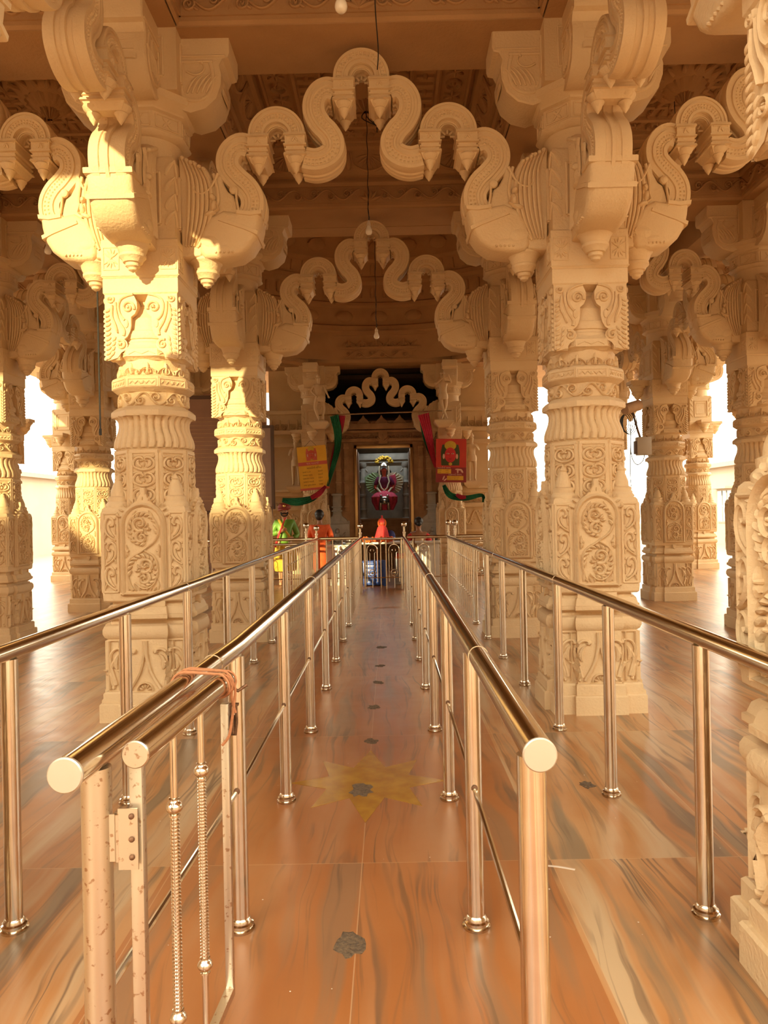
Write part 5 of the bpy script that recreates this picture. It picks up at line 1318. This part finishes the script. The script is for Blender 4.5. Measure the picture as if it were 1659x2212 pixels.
def pic_face(t, cx, cz, s, small):
    fr = lambda u, v, h: (u, -.017 - h * .3, v)
    ell = lambda a, b_, n=24: [(a * math.cos(2 * PI * i / n), b_ * math.sin(2 * PI * i / n)) for i in range(n)]
    def pl(pts, h0, h1, m, nm):
        MB().plate([(cx + x * s, cz + z * s) for x, z in pts], h0, h1, fr, .001).build(nm, m, t)
    pl([(-.95, -1.1), (.95, -1.1), (1.0, .3), (.85, 1.1), (-.85, 1.1), (-1.0, .3)], -.01, .006, 'posterpink' if small else 'inkgreen', 'picture_ground')
    pl([(x * .62, z * .9 + 1.0) for x, z in ell(1, .55)], 0, .012, 'brass' if False else 'yellow', 'crown_picture')
    pl(ell(.60, .80), .002, .018, 'idolred' if small else 'red', 'face_picture')
    for q in (-1, 1):
        pl([(q * .25 + x, .15 + z) for x, z in ell(.15, .06, 12)], .01, .024, 'inkpale', 'eye_picture'); pl([(q * .25 + x, .15 + z) for x, z in ell(.05, .05, 10)], .012, .028, 'inkgreen', 'pupil_picture')
        pl([(q * .70 + x, -.15 + z) for x, z in ell(.12, .28, 12)], .01, .02, 'inkpale', 'earring_picture')
    pl([(x * .7, z * .6 - .05) for x, z in ell(.1, .3, 8)], .014, .024, 'posterred', 'nose_picture'); pl([(x, -.42 + z) for x, z in ell(.16, .05, 10)], .014, .024, 'postermaroon', 'mouth_picture')
    pl([(x, -.95 + z) for x, z in ell(.2, .16, 14)], .01, .022, 'yellow', 'pendant_picture')
pic_face(t, -.01, .81, .125, True)
text('જય માતાજી', .065, 0, .585, -.018, 'inkpale', t, 'CENTER'); text('આરતીની વિગત', .06, .02, .485, -.014, 'inkbrown', t, 'CENTER')
for i, (a, c) in enumerate((('સવારે ૫.૩૦', 'આરતી'), ('મંગળા / સાંજ', 'આરતી'), ('રાજભોગ બપોર', 'દર્શન'), ('સાંજની આરતી', 'દર્શન'), ('ધજા પૂજન સમય', 'સવાર'))):
    text(a, .045, -.25, .405 - i * .075, -.014, 'inkbrown', t); text(c, .045, .10, .405 - i * .075, -.014, 'inkbrown', t)
b = MB().tube([(-.15, 0, H_), (0, .02, H_ + .14), (.12, 0, H_)], .004, 5); b.build('hanging_string', 'black', t)
PX, PY_, PZ = px3(974, 1042, 17.3)
t = thing('poster', 'red hanging poster with a crowned goddess face and two yellow boxes, right of the doorway', 'poster', (PX, PY_, PZ), 0); t.rotation_euler = (0, R(1.5), 0)
W_, H_ = .69, .99
MB().box(-W_ / 2, W_ / 2, -.012, 0, 0, H_).build('sheet', 'posterred', t); MB().box(-W_ / 2, W_ / 2, -.014, -.012, 0, .34).build('maroon_part', 'postermaroon', t)
pic_face(t, -.02, .62, .215, False)
MB().box(-.31, .0, -.018, -.012, .20, .30).build('yellow_box', 'posteryellow', t); MB().box(-.09, .28, -.018, -.012, .05, .145).build('yellow_box', 'posteryellow', t)
text('આરતીનો સમય', .055, -.31, .312, -.016, 'inkpale', t); text('દર્શનનો સમય', .058, -.06, .158, -.016, 'inkpale', t)
text('સવારે          કલાકે', .034, -.29, .262, -.020, 'inkbrown', t); text('સાંજે           કલાકે', .034, -.29, .215, -.020, 'inkbrown', t)
text('સવારે ૫.૩૦ થી ૧૧.૩૦', .032, -.07, .106, -.020, 'inkbrown', t); text('સાંજે ૫.૩૦ થી ૮.૩૦', .032, -.07, .064, -.020, 'inkbrown', t)
fr = lambda u, v, h: (u, -.014 - h, v)
b = MB(); b.blob(.17, .29, .09, .022, .004, fr, -.1); b.blob(.15, .25, .02, .05, .004, fr); b.blob(.24, .26, .025, .06, .004, fr, .6); b.build('bird_picture', 'inkpale', t)
b = MB(); b.blob(-.17, .10, .018, .06, .004, fr, -.4); b.blob(-.13, .06, .016, .05, .004, fr, -.9); b.build('feather_picture', 'inkpale', t)
def drape(label, pts, w, m, nm='cloth_drape', folds=5):
    b = MB(); P = spline([px3(*p) for p in pts], 6); W2 = spline([(q,) for q in w], 6); rs = []
    for i, p in enumerate(P):
        p = Vector(p); a = Vector(P[max(i - 1, 0)]); c = Vector(P[min(i + 1, len(P) - 1)]); t_ = (c - a).normalized(); s = t_.cross(Vector((0, 1, 0))).normalized(); ww = W2[i][0]
        n = folds * 4; up = [p + s * ww * (2 * j / n - 1) + Vector((0, -1, 0)) * (.03 * math.sin(PI * 2 * folds * j / n + i * .15) + .04) for j in range(n + 1)]
        dn = [q + Vector((0, .012, 0)) for q in reversed(up)]
        rs.append(up + dn)
    b.rings(rs); o = b.build(nm, m, sharp=60); return tag(o, label, 'drape', 'cloth drapes on the shrine front')
drape('green cloth drape hanging left of the doorway', [(722, 898, 17.45), (730, 935, 17.45), (728, 975, 17.45), (716, 1020, 17.4), (708, 1050, 17.3)], [.10, .09, .07, .05, .03], 'green')
drape('pink cloth drape beside the green one left of the doorway', [(738, 898, 17.5), (735, 930, 17.5), (722, 980, 17.5), (712, 1030, 17.45)], [.09, .06, .05, .03], 'pink')
drape('red and pink cloth drape hanging from the rod right of the doorway', [(914, 895, 17.45), (924, 935, 17.45), (934, 985, 17.45), (942, 1010, 17.4)], [.13, .10, .06, .04], 'pink')
drape('thin green drape edge behind the red cloth right of the doorway', [(908, 897, 17.55), (918, 950, 17.55), (936, 1000, 17.55)], [.05, .04, .03], 'green')
drape('green garland cloth swagged below the yellow poster', [(610, 1080, 17.3), (640, 1084, 17.25), (672, 1078, 17.25), (690, 1066, 17.3)], [.05, .09, .07, .04], 'green')
drape('pink end of the swagged cloth below the yellow poster', [(672, 1076, 17.22), (690, 1066, 17.22), (704, 1050, 17.25)], [.05, .06, .03], 'pink')
drape('dark green cloth swagged below the red poster', [(958, 1048, 17.3), (972, 1070, 17.25), (1005, 1076, 17.25), (1040, 1070, 17.3), (1044, 1085, 17.3)], [.04, .07, .06, .04, .03], 'green')
drape('pink knot in the green cloth below the red poster', [(985, 1068, 17.2), (995, 1074, 17.2), (1006, 1074, 17.2)], [.03, .05, .03], 'pink')
p0, p1 = px3(688, 897, 17.5), px3(975, 887, 17.5)
b = MB().tube([p0, p1], .016, 8); tag(b.build('curtain_rod', 'steel'), 'thin metal rod stretched across the shrine opening', 'rod')

# ------------------------------------------------------------ deity in the shrine
x, y, z = px3(831, 1098, 20.75)
root, J, k = figure('deity_statue', 'seated goddess statue in purple blouse and pink skirt inside the marble canopy', 'statue', (x, y, z - .05), 0, 'idolred', {'pelvis': (0, 0, .40), 'waist': (0, 0, .56), 'chest': (0, 0, .76), 'neck0': (0, 0, .90), 'neck': (0, -.01, .95), 'head0': (0, -.015, 1.02), 'head': (0, -.01, 1.10), 'crown': (0, 0, 1.16), 'shL': (-.17, 0, .87), 'elL': (-.26, -.02, .62), 'wrL': (-.08, -.20, .48), 'shR': (.17, 0, .87), 'elR': (.26, -.02, .62), 'wrR': (.08, -.20, .48), 'hipL': (-.12, 0, .36), 'knL': (-.26, -.28, .36), 'anL': (-.12, -.26, .06), 'toL': (-.13, -.36, .02), 'hipR': (.12, 0, .36), 'knR': (.26, -.28, .36), 'anR': (.12, -.26, .06), 'toR': (.13, -.36, .02)}, 1.65)
skin('blouse', 'purple', {'w': (0, 0, .52, .13), 'c': (0, 0, .76, .155), 'n': (0, 0, .88, .09), 'a': (-.17, 0, .86, .075), 'b': (-.25, -.02, .66, .06), 'd': (.17, 0, .86, .075), 'e': (.25, -.02, .66, .06)}, [('w', 'c'), ('c', 'n'), ('c', 'a'), ('a', 'b'), ('c', 'd'), ('d', 'e')], 'w', root)
b = MB(); b.lathe([(0, .22), (.08, .26), (.22, .33), (.36, .34), (.45, .26), (.52, .14)], 40, (0, -.10), mod=lambda t, z: .018 * math.cos(14 * t)); b.build('skirt', 'pink', root)
b = MB(); b.tube([(-.09, -.10, .95), (-.14, -.15, .78), (-.08, -.19, .60), (0, -.21, .52), (.08, -.19, .60), (.14, -.15, .78), (.09, -.10, .95)], .022, 8); b.tube([(-.11, -.02, 1.2), (-.13, -.05, 1.05), (-.12, -.06, .95)], .03, 8); b.tube([(.11, -.02, 1.2), (.13, -.05, 1.05), (.12, -.06, .95)], .03, 8); b.tube([(-.2, -.14, .60), (-.1, -.24, .47), (0, -.28, .43), (.1, -.24, .47), (.2, -.14, .6)], .03, 8); b.build('flower_garland', 'garland', root)
b = MB(); b.lathe([(1.17, .10), (1.20, .12), (1.24, .10), (1.30, .06), (1.33, .01)], 20); b.build('silver_crown', 'silver', root)
b = MB(); rn = random.Random(8)
for i in range(60): a = rn.uniform(0, PI); q = rn.uniform(.6, 1); b.ball((.24 * q * math.cos(a), .05 + rn.uniform(-.04, .04), 1.30 + .17 * q * math.sin(a)), .032, 6, 5)
b.build('yellow_flower_crown', 'yellow', root)
for s, m_ in ((-1, 'palegreen'), (1, 'garland')):
    mb = MB(); pl_ = [(s * x, z_) for x, z_ in ((.05, .50), (.25, .42), (.42, .52), (.52, .72), (.54, .92), (.40, 1.00), (.25, 1.04), (.10, 1.0))]
    if s < 0: pl_.reverse()
    f_ = lambda u, v, h: (u, .14 - h + .12 * abs(u), v); mb.plate(pl_, -.01, .02, f_, .006)
    for q in range(9):
        a = R(-45 + q * 12.5); mb.ridge([(s * .10, .74), (s * (.10 + .40 * math.cos(a) * .5), .74 + .42 * math.sin(a) * .5), (s * (.10 + .41 * math.cos(a)), .74 + .36 * math.sin(a))], .022, .05, f_)
    mb.build('fanned_cloth', m_, root)
mb = MB(); mb.plate([(.14, .5), (.28, .55), (.34, .8), (.30, .98), (.16, .94)], 0, .05, lambda u, v, h: (u, .12 - h, v)); mb.build('pink_cloth_fold', 'pink', root)
b = MB(); b.ball((0, -.42, .26), .13, 14, 10, (1.1, .9, .9)); b.ball((0, -.52, .22), .07, 10, 8)
for s in (-1, 1): b.tube([(s * .10, -.40, .22), (s * .11, -.42, .1), (s * .11, -.44, 0)], [.05, .04, .045], 10); b.ball((s * .09, -.42, .38), .035, 8, 6)
b.build('silver_lion_mount', 'silver', root)
# throne slab of the goddess already part of the canopy; small dressed idol on the table
x, y, z = px3(826, 1172, 15.7)
t = thing('dressed_idol', 'small idol in a red dress with blue cloth on the offering table', 'statue', (x, y, .86))
MB().lathe([(0, .15), (.05, .16), (.18, .12), (.28, .09), (.32, .06), (.34, .03)], 24, mod=lambda q, z: .008 * math.cos(10 * q)).build('red_dress', 'red', t)
b = MB(); b.ball((0, -.01, .37), .055, 14, 10); b.ball((0, -.068, .365), .012, 6, 5); b.build('head', 'idolred', t)
MB().lathe([(.40, .062), (.43, .055), (.46, .03), (.50, .014), (.53, .02), (.545, .002)], 16).build('crown', 'red', t)
MB().tube([(.075 * math.cos(2 * PI * i / 20), .03, .38 + .09 * math.sin(2 * PI * i / 20)) for i in range(20)], .018, 6, closed=True).build('halo', 'orange2', t)
b = MB().ball((.17, .06, .11), .11, 14, 10, (.9, .7, 1.1)); b.build('blue_cloth', 'navy', t)

# ------------------------------------------------------------ offering tables and things on and under them
def table(label, x0, x1, y, z, d=.6, solid=False):
    t = thing('offering_table', label, 'table', ((x0 + x1) / 2, y, 0), 0, 'white offering tables'); w = (x1 - x0) / 2
    MB().box(-w, w, -d / 2, d / 2, z - .04, z).build('table_top', 'white', t, bevel=.006)
    if solid: MB().box(-w + .04, w - .04, -d / 2 + .04, d / 2 - .04, .0, z - .04).build('cupboard', 'white', t, bevel=.006)
    else:
        for sx in (-1, 1):
            for sy in (-1, 1): MB().box(sx * (w - .05) - .02, sx * (w - .05) + .02, sy * (d / 2 - .05) - .02, sy * (d / 2 - .05) + .02, 0, z - .04).build('leg', 'steel', t)
table('white table in the middle carrying the dressed idol and flowers', -.42, .62, 15.7, .86, .7)
table('white cupboard table on the left beside the person in orange', -1.28, -.46, 15.6, .82, .6, True)
table('white cupboard table on the right in front of the person in red', .66, 1.18, 15.5, .86, .45, True)
t = thing('steel_plate', 'round steel offering plate on the left cupboard table', 'plate', (-.66, 15.6, .82)); b = MB().lathe([(0, .10), (.006, .14), (.03, .18), (.034, .18), (.012, .13), (.01, 0.01)], 28); b.build('plate', 'silver', t)
b = MB().lathe([(.01, .07), (.05, .10), (.10, .105), (.105, .09), (.115, .02), (.13, .012), (.14, .002)], 20); b.build('lidded_pot', 'silver', t)
b = MB(); rn = random.Random(4)
for i in range(170): b.ball((rn.uniform(-.30, .30), rn.uniform(-.2, .15), .02 + abs(rn.gauss(0, .03))), rn.uniform(.018, .032), 6, 5)
o = b.build('flower_heap', 'orange2', loc=(-.10, 15.5, .86)); tag(o, 'heap of orange and red flowers spread on the middle table', 'flowers', kind='stuff')
t = thing('plastic_crate', 'blue plastic crate under the middle table', 'crate', (-.17, 15.2, 0))
b = MB(); 
for i in range(6): b.box(-.22, .22, -.16, .16, .05 + i * .075, .10 + i * .075)
for sx in (-1, 1):
    for sy in (-1, 1): b.box(sx * .20 - .025, sx * .20 + .025, sy * .14 - .025, sy * .14 + .025, 0, .50)
b.box(-.205, .205, -.145, .145, .02, .46); b.build('crate_body', 'blue', t, bevel=.004); MB().box(-.235, .235, -.175, .175, .47, .50).build('rim', 'blue', t)
t = thing('steel_cabinet', 'pale steel box standing under the right end of the middle table', 'box', (.42, 15.6, 0)); MB().box(-.18, .18, -.2, .2, 0, .52).build('body', 'white', t, bevel=.01); MB().box(-.17, .17, -.215, -.2, .03, .49).build('front_panel', 'box', t, bevel=.005); MB().tube([(-.05, -.23, .3), (.05, -.23, .3)], .008, 6).build('handle', 'steel', t)
t = thing('offering_basket', 'orange tray of offerings on the steel box under the table', 'tray', (.42, 15.5, .52)); b = MB().box(-.17, .17, -.14, .14, 0, .05); b.build('tray', 'orange2', t, bevel=.01); MB().box(-.15, .15, -.12, .12, .05, .10).build('bundle', 'red', t, bevel=.02)

# ------------------------------------------------------------ the painted guard
x, y, z = px3(617, 1262, 15.6)
root, J, k = figure('guard_statue', 'painted wooden guard with maroon turban, moustache and green coat by the left fence', 'statue', (x, y, .0), R(8), 'guardskin', {'elL': (-.26, -.03, 1.06), 'wrL': (-.06, -.20, 1.16), 'elR': (.27, -.03, 1.04), 'wrR': (.10, -.20, 1.00)}, 1.60)
skin('green_coat', 'guardgreen', {'h': (0, 0, .80, .175), 'w': (0, 0, 1.0, .145), 'c': (0, 0, 1.20, .165), 'n': (0, 0, 1.33, .085), 'a': (-.17, 0, 1.29, .08), 'b': (-.26, -.03, 1.04, .065), 'b2': (-.13, -.15, 1.11, .052), 'd': (.17, 0, 1.29, .08), 'e': (.27, -.03, 1.02, .065), 'e2': (.16, -.15, .99, .052)}, [('h', 'w'), ('w', 'c'), ('c', 'n'), ('c', 'a'), ('a', 'b'), ('b', 'b2'), ('c', 'd'), ('d', 'e'), ('e', 'e2')], 'h', root)
b = MB(); b.lathe([(.30, .20), (.40, .22), (.62, .21), (.80, .185), (.86, .17)], 24, mod=lambda t, z: .014 * math.cos(12 * t)); b.build('yellow_skirt', 'yellow', root)
hz = 1.57 * k
b = MB(); b.ball((0, 0, hz + .085), .125, 18, 12, (1.08, 1, .62))
for i in range(5): b.tube([((.115 - .008 * i) * math.cos(2 * PI * j / 20), (.11 - .008 * i) * math.sin(2 * PI * j / 20), hz + .045 + i * .022 + .02 * math.cos(2 * PI * j / 20 + i)) for j in range(20)], .022, 6, closed=True)
b.build('turban', 'turban', root); MB().ball((0, -.115, hz + .11), .03, 10, 8).build('turban_jewel', 'gold', root)
b = MB(); b.tube(spline([(-.07, -.085, hz - .02), (-.045, -.105, hz - .045), (0, -.108, hz - .035), (.045, -.105, hz - .045), (.07, -.085, hz - .02)], 4), .014, 8); b.tube(spline([(-.075, -.05, hz - .03), (-.05, -.075, hz - .085), (0, -.09, hz - .10), (.05, -.075, hz - .085), (.075, -.05, hz - .03)], 4), .012, 8)
for s in (-1, 1): b.tube([(s * .015, -.092, hz + .035), (s * .045, -.088, hz + .04), (s * .06, -.075, hz + .03)], .006, 6)
b.build('moustache_and_beard', 'hair', root)
for s in (-1, 1): e = MB().ball((s * .032, -.083, hz + .012), .013, 10, 8, (1.2, .6, .8)).build('eye', 'white', root); MB().ball((s * .032, -.091, hz + .012), .006, 8, 6).build('pupil', 'hair', e)
MB().tube([(-.20, -.22, .80), (-.10, -.22, 1.10), (.02, -.22, 1.40)], [.025, .018, .014], 8).build('staff', 'red', root)
MB().tube(spline([(-.12, -.12, 1.36), (.0, -.17, 1.15), (.14, -.13, .95)], 4), .026, 8).build('sash', 'yellow', root)

# ------------------------------------------------------------ people
x, y, z = px3(693, 1260, 14.95)
root, J, k = figure('person', 'person in a long orange kurta seen from behind, standing at the left fence', 'person', (x, y, 0), R(172), 'skin', {'head0': (.01, -.03, 1.50), 'elL': (-.24, -.02, 1.10), 'wrL': (-.12, -.22, 1.02), 'elR': (.24, -.02, 1.10), 'wrR': (.12, -.22, 1.02)}, 1.50)
skin('orange_kurta', 'orange', {'h': (0, 0, .20, .155), 'h2': (0, 0, .5, .16), 'h3': (0, 0, .76, .155), 'w': (0, 0, .92, .14), 'c': (0, 0, 1.10, .155), 'n': (0, 0, 1.22, .085), 'a': (-.165, 0, 1.19, .078), 'b': (-.225, -.02, .99, .064), 'b2': (-.14, -.16, .94, .05), 'd': (.165, 0, 1.19, .078), 'e': (.225, -.02, .99, .064), 'e2': (.14, -.16, .94, .05)}, [('h', 'h2'), ('h2', 'h3'), ('h3', 'w'), ('w', 'c'), ('c', 'n'), ('c', 'a'), ('a', 'b'), ('b', 'b2'), ('c', 'd'), ('d', 'e'), ('e', 'e2')], 'h', root)
hz = J['head'][2]; b = MB(); b.ball((0, .015, hz + .02), .094, 20, 14, (1, 1, 1.05)); b.ball((0, .045, hz - .025), .075, 14, 10); b.build('hair', 'hair', root)
x, y, z = px3(906, 1240, 15.9)
root, J, k = figure('person', 'person in a red sari with tan blouse back, hair tied, sitting at the right fence', 'person', (x, y, 0), R(186), 'skin', {'pelvis': (0, 0, .56), 'waist': (0, 0, .70), 'chest': (0, 0, .90), 'neck0': (0, 0, 1.04), 'neck': (0, -.01, 1.10), 'head0': (0, -.02, 1.17), 'head': (0, -.01, 1.24), 'crown': (0, 0, 1.29), 'shL': (-.17, 0, 1.01), 'elL': (-.24, -.04, .77), 'wrL': (-.14, -.26, .70), 'shR': (.17, 0, 1.01), 'elR': (.24, -.04, .77), 'wrR': (.14, -.26, .70), 'hipL': (-.10, 0, .52), 'knL': (-.14, -.42, .50), 'anL': (-.14, -.40, .09), 'toL': (-.15, -.54, .03), 'hipR': (.10, 0, .52), 'knR': (.14, -.42, .50), 'anR': (.14, -.40, .09), 'toR': (.15, -.54, .03)}, 1.65)
for s, m_ in ((-1, 'red'), (1, 'red')):
    skin('sari_shoulder', m_, {'c': (s * .10, 0, .88, .10), 'a': (s * .17, 0, 1.0, .085), 'b': (s * .24, -.04, .80, .07), 'b2': (s * .19, -.15, .74, .055)}, [('c', 'a'), ('a', 'b'), ('b', 'b2')], 'c', root)
skin('tan_blouse', 'plastic', {'w': (0, 0, .62, .145), 'c': (0, .01, .86, .15), 'n': (0, .01, 1.0, .10)}, [('w', 'c'), ('c', 'n')], 'w', root)
skin('sari_skirt', 'red', {'p': (0, 0, .52, .19), 'k': (0, -.38, .50, .17), 'f': (0, -.40, .14, .17)}, [('p', 'k'), ('k', 'f')], 'p', root)
hz = J['head'][2]; b = MB(); b.ball((0, .012, hz + .018), .096, 20, 14, (1, 1, 1.04)); b.ball((0, .09, hz - .03), .052, 14, 10); b.build('hair', 'hair', root)
t = thing('plastic_chair', 'tan plastic chair under the person in red', 'chair', (x, y, 0), R(186))
MB().box(-.22, .22, -.22, .22, .36, .40).build('seat', 'plastic', t, bevel=.01)
b = MB(); b.rings([[(.24 * math.sin(R(a)), .10 + .14 * math.cos(R(a)) - .005 * q, zz) for a in range(-90, 91, 15)] + [(.22 * math.sin(R(a)), .10 + .12 * math.cos(R(a)), zz) for a in range(90, -91, -15)] for q, zz in ((0, .42), (1, .6), (2, .80))]); b.build('backrest', 'plastic', t)
for sx in (-1, 1):
    for sy in (-1, 1): MB().tube([(sx * .19, sy * .19, .37), (sx * .22, sy * .22, 0)], [.018, .014], 8).build('leg', 'plastic', t)
